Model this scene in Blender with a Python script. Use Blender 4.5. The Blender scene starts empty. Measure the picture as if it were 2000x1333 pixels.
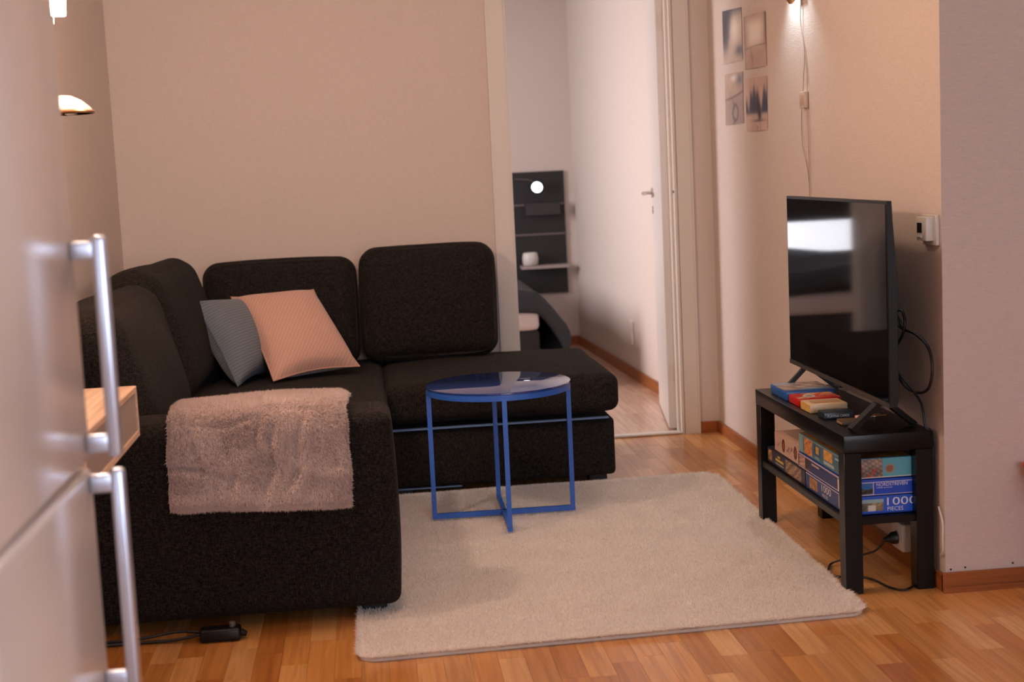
import bpy, bmesh, math, random
import numpy as np
from mathutils import Vector, Matrix
random.seed(7); rng = np.random.default_rng(7)
S = bpy.context.scene
C = S.collection
PI = math.pi

# ------------------------------------------------------------------ camera
cam_d = bpy.data.cameras.new('camera'); cam = bpy.data.objects.new('camera', cam_d); C.objects.link(cam)
S.camera = cam
YAW, PIT, ROL, CAMH = 0.09936408, 0.11927365, 0.04757872, 1.235
_f = Vector((math.sin(YAW)*math.cos(PIT), math.cos(YAW)*math.cos(PIT), -math.sin(PIT)))
_r = Vector((math.cos(YAW), -math.sin(YAW), 0)); _d = _f.cross(_r)
_r2 = math.cos(ROL)*_r + math.sin(ROL)*_d; _d2 = -math.sin(ROL)*_r + math.cos(ROL)*_d
cam.matrix_world = Matrix(((_r2.x, -_d2.x, -_f.x, 0), (_r2.y, -_d2.y, -_f.y, 0), (_r2.z, -_d2.z, -_f.z, CAMH), (0, 0, 0, 1)))
cam_d.sensor_width = 36; cam_d.lens = 50.4; cam_d.clip_start = 0.05
cam_d.dof.use_dof = True; cam_d.dof.focus_distance = 4.5; cam_d.dof.aperture_fstop = 3.4

# ------------------------------------------------------------------ world, daylight, exposure
W = bpy.data.worlds.new('sky'); S.world = W; W.use_nodes = True
W.node_tree.nodes['Background'].inputs[0].default_value = (1.0, 0.93, 0.96, 1)
W.node_tree.nodes['Background'].inputs[1].default_value = 4.5
S.view_settings.view_transform = 'Standard'; S.view_settings.look = 'None'
S.view_settings.exposure = 0.0; S.view_settings.gamma = 1.0; S.view_settings.use_curve_mapping = False
S.cycles.use_denoising = True
S.cycles.max_bounces = 8; S.cycles.diffuse_bounces = 5; S.cycles.glossy_bounces = 4
S.cycles.sample_clamp_indirect = 6.0; S.cycles.caustics_reflective = False; S.cycles.caustics_refractive = False

def area_light(name, loc, direction, sx, sy, energy, col):
    d = bpy.data.lights.new(name, 'AREA'); d.shape = 'RECTANGLE'; d.size = sx; d.size_y = sy
    d.energy = energy; d.color = col
    o = bpy.data.objects.new(name, d); C.objects.link(o); o.location = loc
    o.rotation_euler = Vector(direction).to_track_quat('-Z', 'Y').to_euler()
    return o
# daylight through the kitchen window behind the viewer and the two bedroom windows
area_light('daylight_kitchen', (1.30, -1.86, 1.45), (-0.10, 1, -0.10), 2.0, 1.3, 66, (0.80, 0.86, 1.0))
area_light('daylight_bedroom', (-1.55, 8.0, 1.45), (1, -0.14, -0.22), 1.0, 1.2, 58, (1.0, 0.90, 0.90)).data.spread = math.radians(135)

# ------------------------------------------------------------------ helpers
WORLD0 = {}
def srgb(r, g, b):
    f = lambda c: (c/255/12.92) if c/255 <= 0.04045 else ((c/255+0.055)/1.055)**2.4
    return (f(r), f(g), f(b))
def new_mat(name):
    m = bpy.data.materials.new(name); m.use_nodes = True
    nt = m.node_tree; return m, nt, nt.nodes['Principled BSDF']
def N(nt, typ, **kw):
    n = nt.nodes.new(typ)
    for k, v in kw.items():
        if k in n.inputs: n.inputs[k].default_value = v
        else: setattr(n, k, v)
    return n
def mat(name, col, rough=0.5, metal=0.0, spec=0.5, var=0.0, scale=20, bump=0.0, bscale=200, coat=0.0, stretch=(1, 1, 1), emit=None, estr=0, sheen=0, trans=0):
    m, nt, b = new_mat(name)
    b.inputs['Base Color'].default_value = (*col, 1); b.inputs['Roughness'].default_value = rough
    b.inputs['Metallic'].default_value = metal; b.inputs['Specular IOR Level'].default_value = spec
    b.inputs['Coat Weight'].default_value = coat; b.inputs['Sheen Weight'].default_value = sheen
    b.inputs['Transmission Weight'].default_value = trans
    tc = N(nt, 'ShaderNodeTexCoord'); mp = N(nt, 'ShaderNodeMapping'); mp.inputs['Scale'].default_value = stretch
    nt.links.new(tc.outputs['Object'], mp.inputs['Vector'])
    nz = N(nt, 'ShaderNodeTexNoise', Scale=scale, Detail=4.0); nt.links.new(mp.outputs[0], nz.inputs['Vector'])
    mx = N(nt, 'ShaderNodeMixRGB'); mx.inputs[1].default_value = (*[c*(1-var) for c in col], 1)
    mx.inputs[2].default_value = (*[min(1, c*(1+var)) for c in col], 1)
    nt.links.new(nz.outputs['Fac'], mx.inputs[0]); nt.links.new(mx.outputs[0], b.inputs['Base Color'])
    if bump:
        n2 = N(nt, 'ShaderNodeTexNoise', Scale=bscale, Detail=3.0); nt.links.new(mp.outputs[0], n2.inputs['Vector'])
        bp = N(nt, 'ShaderNodeBump', Strength=bump, Distance=0.002); nt.links.new(n2.outputs['Fac'], bp.inputs['Height'])
        nt.links.new(bp.outputs[0], b.inputs['Normal'])
    if emit:
        b.inputs['Emission Color'].default_value = (*emit, 1); b.inputs['Emission Strength'].default_value = estr
    return m
def attr_mat(name, rough=0.45, grain=0.0, spec=0.5):
    m, nt, b = new_mat(name)
    a = N(nt, 'ShaderNodeAttribute', attribute_name='Col'); b.inputs['Roughness'].default_value = rough
    b.inputs['Specular IOR Level'].default_value = spec
    tc = N(nt, 'ShaderNodeTexCoord'); nz = N(nt, 'ShaderNodeTexNoise', Scale=90.0, Detail=3.0)
    nt.links.new(tc.outputs['Object'], nz.inputs['Vector'])
    mx = N(nt, 'ShaderNodeMixRGB', blend_type='MULTIPLY'); mx.inputs[0].default_value = grain
    nt.links.new(a.outputs['Color'], mx.inputs[1]); nt.links.new(nz.outputs['Fac'], mx.inputs[2])
    nt.links.new(mx.outputs[0], b.inputs['Base Color'])
    return m

def put(name, me, m, parent=None, label=None, cat=None, group=None, kind=None, smooth=None, origin=None):
    """links a mesh built in world coordinates as one object, origin at its centre"""
    if isinstance(me, bmesh.types.BMesh):
        bm = me; me = bpy.data.meshes.new(name); bm.to_mesh(me); bm.free()
    me.name = name
    n = len(me.vertices); co = np.empty(n*3); me.vertices.foreach_get('co', co); co = co.reshape(-1, 3)
    o0 = Vector((co.min(0)+co.max(0))/2) if origin is None else Vector(origin)
    co -= np.array(o0); me.vertices.foreach_set('co', co.ravel())
    if smooth is not None:
        me.polygons.foreach_set('use_smooth', [True]*len(me.polygons))
        if smooth < 180:
            me.set_sharp_from_angle(angle=math.radians(smooth))
    if m: me.materials.append(m)
    me.update()
    ob = bpy.data.objects.new(name, me); C.objects.link(ob)
    if parent: ob.parent = parent; ob.location = o0 - WORLD0[parent.name]
    else: ob.location = o0
    WORLD0[ob.name] = o0
    tag(ob, label, cat, group, kind)
    return ob
def tag(ob, label=None, cat=None, group=None, kind=None):
    if label: ob['label'] = label
    if cat: ob['category'] = cat
    if group: ob['group'] = group
    if kind: ob['kind'] = kind
    return ob
def thing(name, loc, label, cat, group=None):
    e = bpy.data.objects.new(name, None); C.objects.link(e); e.location = loc; e.empty_display_size = 0.05
    WORLD0[e.name] = Vector(loc); return tag(e, label, cat, group)
def box(bm, x0, x1, y0, y1, z0, z1):
    v = [bm.verts.new(p) for p in ((x0,y0,z0),(x1,y0,z0),(x1,y1,z0),(x0,y1,z0),(x0,y0,z1),(x1,y0,z1),(x1,y1,z1),(x0,y1,z1))]
    for f in ((3,2,1,0),(4,5,6,7),(0,1,5,4),(1,2,6,5),(2,3,7,6),(3,0,4,7)): bm.faces.new([v[i] for i in f])
    return v
def boxes(*bs):
    bm = bmesh.new()
    for b in bs: box(bm, *b)
    return bm
def rbox(x0, x1, y0, y1, z0, z1, r=0.003, seg=2):
    bm = boxes((x0, x1, y0, y1, z0, z1))
    bmesh.ops.bevel(bm, geom=bm.edges[:], offset=r, segments=seg, profile=0.5, affect='EDGES')
    return bm
def prism(pts, z0, z1):
    bm = bmesh.new(); lo = [bm.verts.new((x, y, z0)) for x, y in pts]; hi = [bm.verts.new((x, y, z1)) for x, y in pts]
    bm.faces.new(lo[::-1]); bm.faces.new(hi); n = len(pts)
    for i in range(n): bm.faces.new((lo[i], lo[(i+1) % n], hi[(i+1) % n], hi[i]))
    bmesh.ops.recalc_face_normals(bm, faces=bm.faces[:])
    return bm
def spline(pts, k=8):
    P = [Vector(p) for p in pts]; out = []
    for i in range(len(P)-1):
        p0 = P[max(i-1, 0)]; p1 = P[i]; p2 = P[i+1]; p3 = P[min(i+2, len(P)-1)]
        for j in range(k):
            t = j/k
            out.append(0.5*((2*p1)+(p2-p0)*t+(2*p0-5*p1+4*p2-p3)*t*t+(3*p1-p0-3*p2+p3)*t**3))
    out.append(P[-1]); return out
def tube(path, r, seg=8, bm=None, closed=False, caps=True):
    bm = bm or bmesh.new(); P = [Vector(p) for p in path]; n = len(P); rings = []
    up = None
    for i in range(n):
        a = P[(i-1) % n] if closed else P[max(i-1, 0)]; b = P[(i+1) % n] if closed else P[min(i+1, n-1)]
        t = (b-a).normalized()
        if up is None:
            up = t.orthogonal().normalized()
        up = (up - t*up.dot(t)).normalized(); s = t.cross(up)
        rr = r[i] if isinstance(r, (list, tuple)) else r
        rings.append([bm.verts.new(P[i]+(up*math.cos(2*PI*k/seg)+s*math.sin(2*PI*k/seg))*rr) for k in range(seg)])
    m = n if closed else n-1
    for i in range(m):
        A = rings[i]; B = rings[(i+1) % n]
        off = 0
        if closed and i == n-1:
            off = min(range(seg), key=lambda o: (A[0].co-B[o].co).length)
        for k in range(seg): bm.faces.new((A[k], A[(k+1) % seg], B[(k+1+off) % seg], B[(k+off) % seg]))
    if not closed and caps: bm.faces.new(rings[0][::-1]); bm.faces.new(rings[-1])
    return bm
def lathe(profile, c, seg=32, axis=(0, 0, 1), bm=None):
    """profile of (radius, height) pairs turned about an axis through c"""
    bm = bm or bmesh.new(); q = Vector((0, 0, 1)).rotation_difference(Vector(axis)); c = Vector(c); R = []
    for r, h in profile:
        R.append([bm.verts.new(c+q @ Vector((r*math.cos(2*PI*k/seg), r*math.sin(2*PI*k/seg), h))) for k in range(seg)])
    for A, B in zip(R, R[1:]):
        for k in range(seg): bm.faces.new((A[k], A[(k+1) % seg], B[(k+1) % seg], B[k]))
    bm.faces.new(R[0][::-1]); bm.faces.new(R[-1])
    return bm
def bar(bm, a, b, w, h, up=(0, 0, 1)):
    a = Vector(a); b = Vector(b); t = (b-a).normalized(); u = Vector(up); u = (u-t*u.dot(t)).normalized(); s = t.cross(u)
    v = [bm.verts.new(p+s*i*w/2+u*j*h/2) for p in (a, b) for i, j in ((-1, -1), (1, -1), (1, 1), (-1, 1))]
    for f in ((3,2,1,0),(4,5,6,7),(0,1,5,4),(1,2,6,5),(2,3,7,6),(3,0,4,7)): bm.faces.new([v[i] for i in f])
    return bm
def wob(p, seed, amp, freq):
    a = 0
    r = random.Random(seed)
    for k in range(5):
        d = np.array([r.uniform(-1, 1) for _ in range(3)])*freq*(1+0.5*k); ph = r.uniform(0, 6.28)
        a = a+np.sin(p @ d+ph)/(1+0.6*k)
    return a*amp
def softbox(c, half, r, crown=(0, 0, 0), n=22, rot=(0, 0, 0), wr=0.0, seed=1, freq=9, taper=0):
    """rounded, crowned cushion block"""
    t = np.sin(np.linspace(-1, 1, n)*PI/2); V = []; F = []
    H = np.array(half)
    for ax in range(3):
        for sg in (-1, 1):
            b0 = len(V); o = [i for i in range(3) if i != ax]
            for i in range(n):
                for j in range(n):
                    q = [0, 0, 0]; q[ax] = sg; q[o[0]] = t[i]; q[o[1]] = t[j]; V.append(q)
            for i in range(n-1):
                for j in range(n-1):
                    f = [b0+i*n+j, b0+(i+1)*n+j, b0+(i+1)*n+j+1, b0+i*n+j+1]
                    flip = (sg > 0) ^ (ax == 1)
                    F.append(f if flip else f[::-1])
    Q = np.array(V, float); P = Q*H; inn = np.clip(P, -(H-r), H-r); D = P-inn
    L = np.linalg.norm(D, axis=1); ok = L > 1e-9; P[ok] = inn[ok]+D[ok]/L[ok, None]*r
    for a in range(3):
        b, d = [i for i in range(3) if i != a]
        P[:, a] += crown[a]*Q[:, a]*(1-Q[:, b]**2)*(1-Q[:, d]**2)
    if taper: P[:, 1] *= 1-taper*(P[:, 2]/H[2]+1)/2
    if wr:
        w = wob(P, seed, wr, freq); nrm = Q/np.maximum(np.linalg.norm(Q, axis=1), 1e-6)[:, None]; P += nrm*w[:, None]
    R = np.array(Matrix.Rotation(rot[2], 3, 'Z') @ Matrix.Rotation(rot[1], 3, 'Y') @ Matrix.Rotation(rot[0], 3, 'X'))
    P = P @ R.T+np.array(c)
    bm = bmesh.new(); vs = [bm.verts.new(p) for p in P]
    for f in F: bm.faces.new([vs[i] for i in f])
    bmesh.ops.remove_doubles(bm, verts=bm.verts[:], dist=1e-4)
    bmesh.ops.recalc_face_normals(bm, faces=bm.faces[:])
    return bm
def loop_on(c, rot, pts, k=6):
    R = Matrix.Rotation(rot[2], 3, 'Z') @ Matrix.Rotation(rot[1], 3, 'Y') @ Matrix.Rotation(rot[0], 3, 'X')
    return [Vector(c)+R @ Vector(p) for p in pts]
def np_mesh(name, V, F, attr=None):
    me = bpy.data.meshes.new(name); me.from_pydata(V.tolist() if hasattr(V, 'tolist') else V, [], F.tolist() if hasattr(F, 'tolist') else F)
    if attr is not None:
        ca = me.color_attributes.new('Col', 'FLOAT_COLOR', 'POINT'); ca.data.foreach_set('color', np.asarray(attr, np.float32).ravel())
    return me
def tri_mesh(name, V, n_tri, attr):
    """fast mesh of loose triangles, three rows of V each"""
    me = bpy.data.meshes.new(name); nv = n_tri*3
    me.vertices.add(nv); me.vertices.foreach_set('co', V.astype(np.float32).ravel())
    me.loops.add(nv); me.loops.foreach_set('vertex_index', np.arange(nv, dtype=np.int32))
    me.polygons.add(n_tri); me.polygons.foreach_set('loop_start', np.arange(0, nv, 3, dtype=np.int32))
    me.update(calc_edges=True)
    ca = me.color_attributes.new('Col', 'FLOAT_COLOR', 'POINT'); ca.data.foreach_set('color', attr.astype(np.float32).ravel())
    return me
def printed(name, o, u, v, fn, nu, nv, m, parent, eps=0.0006, **kw):
    """flat print: a thin grid from corner o along u and v, coloured by fn(U,V)->rgb (sRGB 0-255)"""
    o = np.array(o, float); u = np.array(u, float); v = np.array(v, float); nn = np.cross(u, v); nn /= np.linalg.norm(nn)
    U, Vv = np.meshgrid(np.linspace(0, 1, nu), np.linspace(0, 1, nv), indexing='ij'); U = U.ravel(); Vv = Vv.ravel()
    P = o+U[:, None]*u+Vv[:, None]*v+nn*eps
    col = np.clip(fn(U, Vv), 0, 255)/255; lin = np.where(col <= 0.04045, col/12.92, ((col+0.055)/1.055)**2.4)
    rgba = np.concatenate([lin, np.ones((len(lin), 1))], 1)
    F = [(i*nv+j, (i+1)*nv+j, (i+1)*nv+j+1, i*nv+j+1) for i in range(nu-1) for j in range(nv-1)]
    return put(name, np_mesh(name, P, F, rgba), m, parent, **kw)
def lettering(s, o, u, v, w, h, m, parent, eps=0.0012):
    cu = bpy.data.curves.new('lettering', 'FONT'); cu.body = s; cu.resolution_u = 3
    t = bpy.data.objects.new('lettering_tmp', cu); C.objects.link(t)
    dg = bpy.context.evaluated_depsgraph_get(); me = bpy.data.meshes.new_from_object(t.evaluated_get(dg))
    bpy.data.objects.remove(t); bpy.data.curves.remove(cu)
    n = len(me.vertices); co = np.empty(n*3); me.vertices.foreach_get('co', co); co = co.reshape(-1, 3)
    lo, hi = co.min(0), co.max(0); a = (co[:, 0]-lo[0])/(hi[0]-lo[0])*w; b = (co[:, 1]-lo[1])/(hi[1]-lo[1])*h
    u = np.array(u, float); v = np.array(v, float); nn = np.cross(u, v)
    P = np.array(o, float)+a[:, None]*u+b[:, None]*v+nn*eps
    me.vertices.foreach_set('co', P.ravel())
    me.materials.clear()
    return put('lettering', me, m, parent)
def mixc(a, b, t): t = np.clip(t, 0, 1)[:, None]; return np.array(a, float)*(1-t)+np.array(b, float)*t
def vnoise(U, V, s, seed):
    r = random.Random(seed); a = 0
    for k in range(7):
        a = a+np.sin(U*s*r.uniform(-1, 1)*(1+k*.4)+V*s*r.uniform(-1, 1)*(1+k*.4)+r.uniform(0, 6.28))/(1+.4*k)
    return a/3
def rect(U, V, a, b, c, d): return ((U >= a) & (U <= b) & (V >= c) & (V <= d))

# ------------------------------------------------------------------ materials
def wall_mat(name, col):
    m, nt, b = new_mat(name); b.inputs['Roughness'].default_value = 0.75; b.inputs['Specular IOR Level'].default_value = 0.25
    g = N(nt, 'ShaderNodeNewGeometry'); mp = N(nt, 'ShaderNodeMapping'); mp.inputs['Scale'].default_value = (45, 45, 420)
    nt.links.new(g.outputs['Position'], mp.inputs['Vector'])
    nz = N(nt, 'ShaderNodeTexNoise', Scale=1.0, Detail=3.0); nt.links.new(mp.outputs[0], nz.inputs['Vector'])
    n2 = N(nt, 'ShaderNodeTexNoise', Scale=420.0, Detail=2.0); nt.links.new(g.outputs['Position'], n2.inputs['Vector'])
    ad = N(nt, 'ShaderNodeMath', operation='ADD'); nt.links.new(nz.outputs['Fac'], ad.inputs[0]); nt.links.new(n2.outputs['Fac'], ad.inputs[1])
    cr = N(nt, 'ShaderNodeMapRange'); cr.inputs['From Min'].default_value = 0.7; cr.inputs['From Max'].default_value = 1.3
    nt.links.new(ad.outputs[0], cr.inputs['Value'])
    mx = N(nt, 'ShaderNodeMixRGB'); mx.inputs[1].default_value = (*[c*0.93 for c in col], 1); mx.inputs[2].default_value = (*[c*1.06 for c in col], 1)
    nt.links.new(cr.outputs[0], mx.inputs[0]); nt.links.new(mx.outputs[0], b.inputs['Base Color'])
    bp = N(nt, 'ShaderNodeBump', Strength=0.25, Distance=0.002); nt.links.new(ad.outputs[0], bp.inputs['Height']); nt.links.new(bp.outputs[0], b.inputs['Normal'])
    return m
def wood_mat(name, tones, rough=0.35, axis='Y', world=True, coat=0.0):
    """grain along an axis; plank tone from the colour attribute Col"""
    m, nt, b = new_mat(name); b.inputs['Roughness'].default_value = rough; b.inputs['Coat Weight'].default_value = coat
    b.inputs['Coat Roughness'].default_value = 0.12
    at = N(nt, 'ShaderNodeAttribute', attribute_name='Col')
    g = N(nt, 'ShaderNodeNewGeometry') if world else N(nt, 'ShaderNodeTexCoord')
    vec = g.outputs['Position'] if world else g.outputs['Object']
    sep = N(nt, 'ShaderNodeSeparateColor'); nt.links.new(at.outputs['Color'], sep.inputs[0])
    off = N(nt, 'ShaderNodeCombineXYZ'); mu = N(nt, 'ShaderNodeMath', operation='MULTIPLY'); mu.inputs[1].default_value = 37.0
    nt.links.new(sep.outputs[0], mu.inputs[0]); nt.links.new(mu.outputs[0], off.inputs[0]); nt.links.new(mu.outputs[0], off.inputs[2])
    ad = N(nt, 'ShaderNodeVectorMath', operation='ADD'); nt.links.new(vec, ad.inputs[0]); nt.links.new(off.outputs[0], ad.inputs[1])
    mp = N(nt, 'ShaderNodeMapping'); sc = {'X': (2.5, 60, 60), 'Y': (60, 2.5, 60), 'Z': (60, 60, 2.5)}[axis]; mp.inputs['Scale'].default_value = sc
    nt.links.new(ad.outputs[0], mp.inputs['Vector'])
    nz = N(nt, 'ShaderNodeTexNoise', Scale=1.0, Detail=5.0, Distortion=0.8); nt.links.new(mp.outputs[0], nz.inputs['Vector'])
    ra = N(nt, 'ShaderNodeValToRGB'); nt.links.new(sep.outputs[0], ra.inputs[0])
    el = ra.color_ramp.elements
    while len(el) < len(tones): el.new(0.5)
    for i, t in enumerate(tones): el[i].position = i/(len(tones)-1); el[i].color = (*t, 1)
    dk = N(nt, 'ShaderNodeMixRGB', blend_type='MULTIPLY'); dk.inputs[2].default_value = (0.60, 0.50, 0.42, 1)
    mr = N(nt, 'ShaderNodeMapRange'); mr.inputs['From Min'].default_value = 0.40; mr.inputs['From Max'].default_value = 0.78; mr.inputs['To Max'].default_value = 0.95
    nt.links.new(nz.outputs['Fac'], mr.inputs['Value']); nt.links.new(mr.outputs[0], dk.inputs[0]); nt.links.new(ra.outputs[0], dk.inputs[1])
    nt.links.new(dk.outputs[0], b.inputs['Base Color'])
    bp = N(nt, 'ShaderNodeBump', Strength=0.06, Distance=0.001); nt.links.new(nz.outputs['Fac'], bp.inputs['Height']); nt.links.new(bp.outputs[0], b.inputs['Normal'])
    return m
def fabric_mat(name, lo, hi, rough=0.95):
    m, nt, b = new_mat(name); b.inputs['Roughness'].default_value = rough; b.inputs['Specular IOR Level'].default_value = 0.15
    b.inputs['Sheen Weight'].default_value = 0.015; b.inputs['Sheen Roughness'].default_value = 0.5
    tc = N(nt, 'ShaderNodeTexCoord'); acc = None
    for sc in ((520, 520, 70), (80, 80, 520), (300, 300, 300)):
        mp = N(nt, 'ShaderNodeMapping'); mp.inputs['Scale'].default_value = sc; nt.links.new(tc.outputs['Object'], mp.inputs['Vector'])
        nz = N(nt, 'ShaderNodeTexNoise', Scale=1.0, Detail=2.0); nt.links.new(mp.outputs[0], nz.inputs['Vector'])
        if acc is None: acc = nz.outputs['Fac']
        else:
            ad = N(nt, 'ShaderNodeMath', operation='ADD'); nt.links.new(acc, ad.inputs[0]); nt.links.new(nz.outputs['Fac'], ad.inputs[1]); acc = ad.outputs[0]
    mr = N(nt, 'ShaderNodeMapRange'); mr.inputs['From Min'].default_value = 1.3; mr.inputs['From Max'].default_value = 1.85; nt.links.new(acc, mr.inputs['Value'])
    mx = N(nt, 'ShaderNodeMixRGB'); mx.inputs[1].default_value = (*lo, 1); mx.inputs[2].default_value = (*hi, 1)
    nt.links.new(mr.outputs[0], mx.inputs[0]); nt.links.new(mx.outputs[0], b.inputs['Base Color'])
    bp = N(nt, 'ShaderNodeBump', Strength=0.5, Distance=0.0015); nt.links.new(acc, bp.inputs['Height']); nt.links.new(bp.outputs[0], b.inputs['Normal'])
    return m
def rib_mat(name, lo, hi, fu, fv, sheen=0.3):
    """ribbed cushion cover, ribs laid out in the cushion's own UV map"""
    m, nt, b = new_mat(name); b.inputs['Roughness'].default_value = 0.9; b.inputs['Specular IOR Level'].default_value = 0.15
    b.inputs['Sheen Weight'].default_value = sheen
    uv = N(nt, 'ShaderNodeUVMap'); mp = N(nt, 'ShaderNodeMapping'); mp.inputs['Scale'].default_value = (fu, fv, 1)
    nt.links.new(uv.outputs[0], mp.inputs['Vector'])
    wv = N(nt, 'ShaderNodeTexWave', Scale=1.0, Distortion=0.6); wv.inputs['Detail'].default_value = 1.0; wv.bands_direction = 'DIAGONAL' if fu and fv else ('X' if fu else 'Y')
    nt.links.new(mp.outputs[0], wv.inputs['Vector'])
    mx = N(nt, 'ShaderNodeMixRGB'); mx.inputs[1].default_value = (*lo, 1); mx.inputs[2].default_value = (*hi, 1)
    nt.links.new(wv.outputs['Fac'], mx.inputs[0]); nt.links.new(mx.outputs[0], b.inputs['Base Color'])
    bp = N(nt, 'ShaderNodeBump', Strength=0.18, Distance=0.003); nt.links.new(wv.outputs['Fac'], bp.inputs['Height']); nt.links.new(bp.outputs[0], b.inputs['Normal'])
    return m

def soft_mat(name):
    """pile fibres: diffuse plus light passing through the fibre"""
    m = bpy.data.materials.new(name); m.use_nodes = True; nt = m.node_tree; nt.nodes.remove(nt.nodes['Principled BSDF'])
    a = N(nt, 'ShaderNodeAttribute', attribute_name='Col'); d = N(nt, 'ShaderNodeBsdfDiffuse'); t = N(nt, 'ShaderNodeBsdfTranslucent'); mx = N(nt, 'ShaderNodeMixShader'); mx.inputs[0].default_value = 0.45
    nt.links.new(a.outputs['Color'], d.inputs['Color']); nt.links.new(a.outputs['Color'], t.inputs['Color']); nt.links.new(d.outputs[0], mx.inputs[1]); nt.links.new(t.outputs[0], mx.inputs[2])
    nt.links.new(mx.outputs[0], nt.nodes['Material Output'].inputs['Surface']); return m
M = {}
M['wall'] = wall_mat('wallpaper', (0.68, 0.60, 0.562))
M['ceil'] = mat('ceiling_paint', (0.80, 0.77, 0.73), 0.9, var=0.03)
M['white_trim'] = mat('white_trim', (0.70, 0.655, 0.60), 0.4, var=0.02, scale=6)
M['door'] = mat('door_paint', (0.74, 0.70, 0.68), 0.35, var=0.02, scale=5)
oak = [srgb(184, 120, 58), srgb(206, 146, 80), srgb(216, 160, 98), srgb(176, 112, 50), srgb(226, 178, 120)]
M['oak'] = wood_mat('oak_parquet', oak, 0.30, 'Y', coat=0.25)
M['oak_glare'] = wood_mat('bedroom_parquet_glare', [srgb(206, 170, 146), srgb(220, 188, 166), srgb(212, 178, 154)], 0.28, 'Y', coat=0.4)  # glare on the bedroom floor, put into the colour as paler wood tones
M['oak_x'] = wood_mat('oak_skirting_x', [srgb(160, 96, 50), srgb(176, 112, 62)], 0.4, 'X')
M['oak_y'] = wood_mat('oak_skirting_y', [srgb(160, 96, 50), srgb(176, 112, 62)], 0.4, 'Y')
M['pine'] = wood_mat('light_wood', [srgb(238, 206, 178), srgb(244, 216, 190)], 0.45, 'Y')
M['joint'] = mat('floor_joint', (0.14, 0.075, 0.032), 0.8)
M['sofa'] = fabric_mat('sofa_weave', (0.0030, 0.0025, 0.0026), (0.038, 0.031, 0.0275))
M['sofa_dark'] = mat('sofa_seam', (0.014, 0.011, 0.010), 0.9, var=0.2)
M['black_plastic'] = mat('black_plastic', (0.006, 0.006, 0.007), 0.38, spec=0.3, var=0.1)
M['black_matte'] = mat('black_matte', (0.015, 0.014, 0.015), 0.7, var=0.1)
M['bench'] = mat('black_foil', (0.006, 0.0055, 0.006), 0.30, spec=0.22, var=0.15, scale=8, stretch=(1, .1, 1))
M['blue_metal'] = mat('blue_powder_coat', (0.030, 0.130, 0.56), 0.40, var=0.06)
M['steel'] = mat('brushed_steel', (0.68, 0.77, 0.95), 0.36, metal=1.0, var=0.03)
M['door_steel'] = mat('satin_steel', (0.55, 0.52, 0.49), 0.35, metal=1.0, var=0.03)
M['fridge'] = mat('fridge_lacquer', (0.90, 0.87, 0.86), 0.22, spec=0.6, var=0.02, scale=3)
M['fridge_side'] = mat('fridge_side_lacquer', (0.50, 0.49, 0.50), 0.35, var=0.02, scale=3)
M['gasket'] = mat('grey_gasket', (0.22, 0.19, 0.17), 0.7)
M['white_plastic'] = mat('white_plastic', (0.72, 0.70, 0.67), 0.4, var=0.02)
M['screen'] = mat('tv_glass', (0.004, 0.004, 0.005), 0.05, spec=1.0)
M['print'] = attr_mat('card_print', 0.35, 0.0)
M['photo'] = attr_mat('photo_print', 0.45, 0.0)
M['white_ink'] = mat('white_ink', (0.80, 0.82, 0.88), 0.5)
M['cable'] = mat('black_cable', (0.010, 0.010, 0.011), 0.45)
M['clear_cable'] = mat('clear_cable', (0.30, 0.24, 0.20), 0.35)
M['rug_back'] = mat('rug_backing', (0.70, 0.64, 0.57), 0.95, var=0.1)
M['pile'] = soft_mat('rug_pile')
M['fur'] = soft_mat('blanket_fur')
M['blanket'] = mat('blanket_cloth', (0.47, 0.36, 0.33), 0.95, var=0.12, scale=14, bump=0.6, bscale=160)
M['pink'] = rib_mat('pink_cover', srgb(196, 156, 142), srgb(208, 168, 154), 14, 14)
M['blue_pillow'] = rib_mat('blue_velvet', srgb(94, 103, 114), srgb(112, 121, 132), 0, 10, 0.2)
M['pink_edge'] = mat('pink_edge', srgb(192, 150, 132), 0.9)
M['blue_edge'] = mat('blue_edge', srgb(88, 102, 118), 0.9)
M['strip'] = mat('pale_blue_strip', (0.10, 0.18, 0.36), 0.4)
M['bedding'] = mat('dark_bedspread', (0.022, 0.026, 0.034), 0.8, var=0.3, scale=10, bump=0.4, bscale=90)
M['sheet'] = mat('white_sheet', (0.62, 0.57, 0.56), 0.85, var=0.04, bump=0.2, bscale=60)
M['bed_base'] = mat('dark_bed_base', (0.020, 0.020, 0.024), 0.85, var=0.2)
M['peg'] = mat('black_panel', (0.016, 0.014, 0.018), 0.6, var=0.2)
M['brass'] = mat('warm_brass', (0.62, 0.36, 0.18), 0.3, metal=0.8)
M['red'] = mat('red_paint', srgb(196, 30, 22), 0.4, var=0.06)
M['glass'] = mat('window_glass', (0.9, 0.95, 1.0), 0.0, trans=1.0)
M['blind'] = mat('dark_blind', (0.03, 0.026, 0.024), 0.85, var=0.1)
# blue tinted table glass: a blue lacquered sheet under a clear mirror-smooth face
m, nt, b = new_mat('blue_table_glass'); b.inputs['Base Color'].default_value = (0.020, 0.055, 0.24, 1); b.inputs['Roughness'].default_value = 0.03
b.inputs['IOR'].default_value = 1.7; b.inputs['Coat Weight'].default_value = 0.6; b.inputs['Coat Roughness'].default_value = 0.01
nz = N(nt, 'ShaderNodeTexNoise', Scale=3.0); bp = N(nt, 'ShaderNodeBump', Strength=0.01, Distance=0.001); nt.links.new(nz.outputs['Fac'], bp.inputs['Height']); nt.links.new(bp.outputs[0], b.inputs['Normal'])
M['table_glass'] = m

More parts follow.
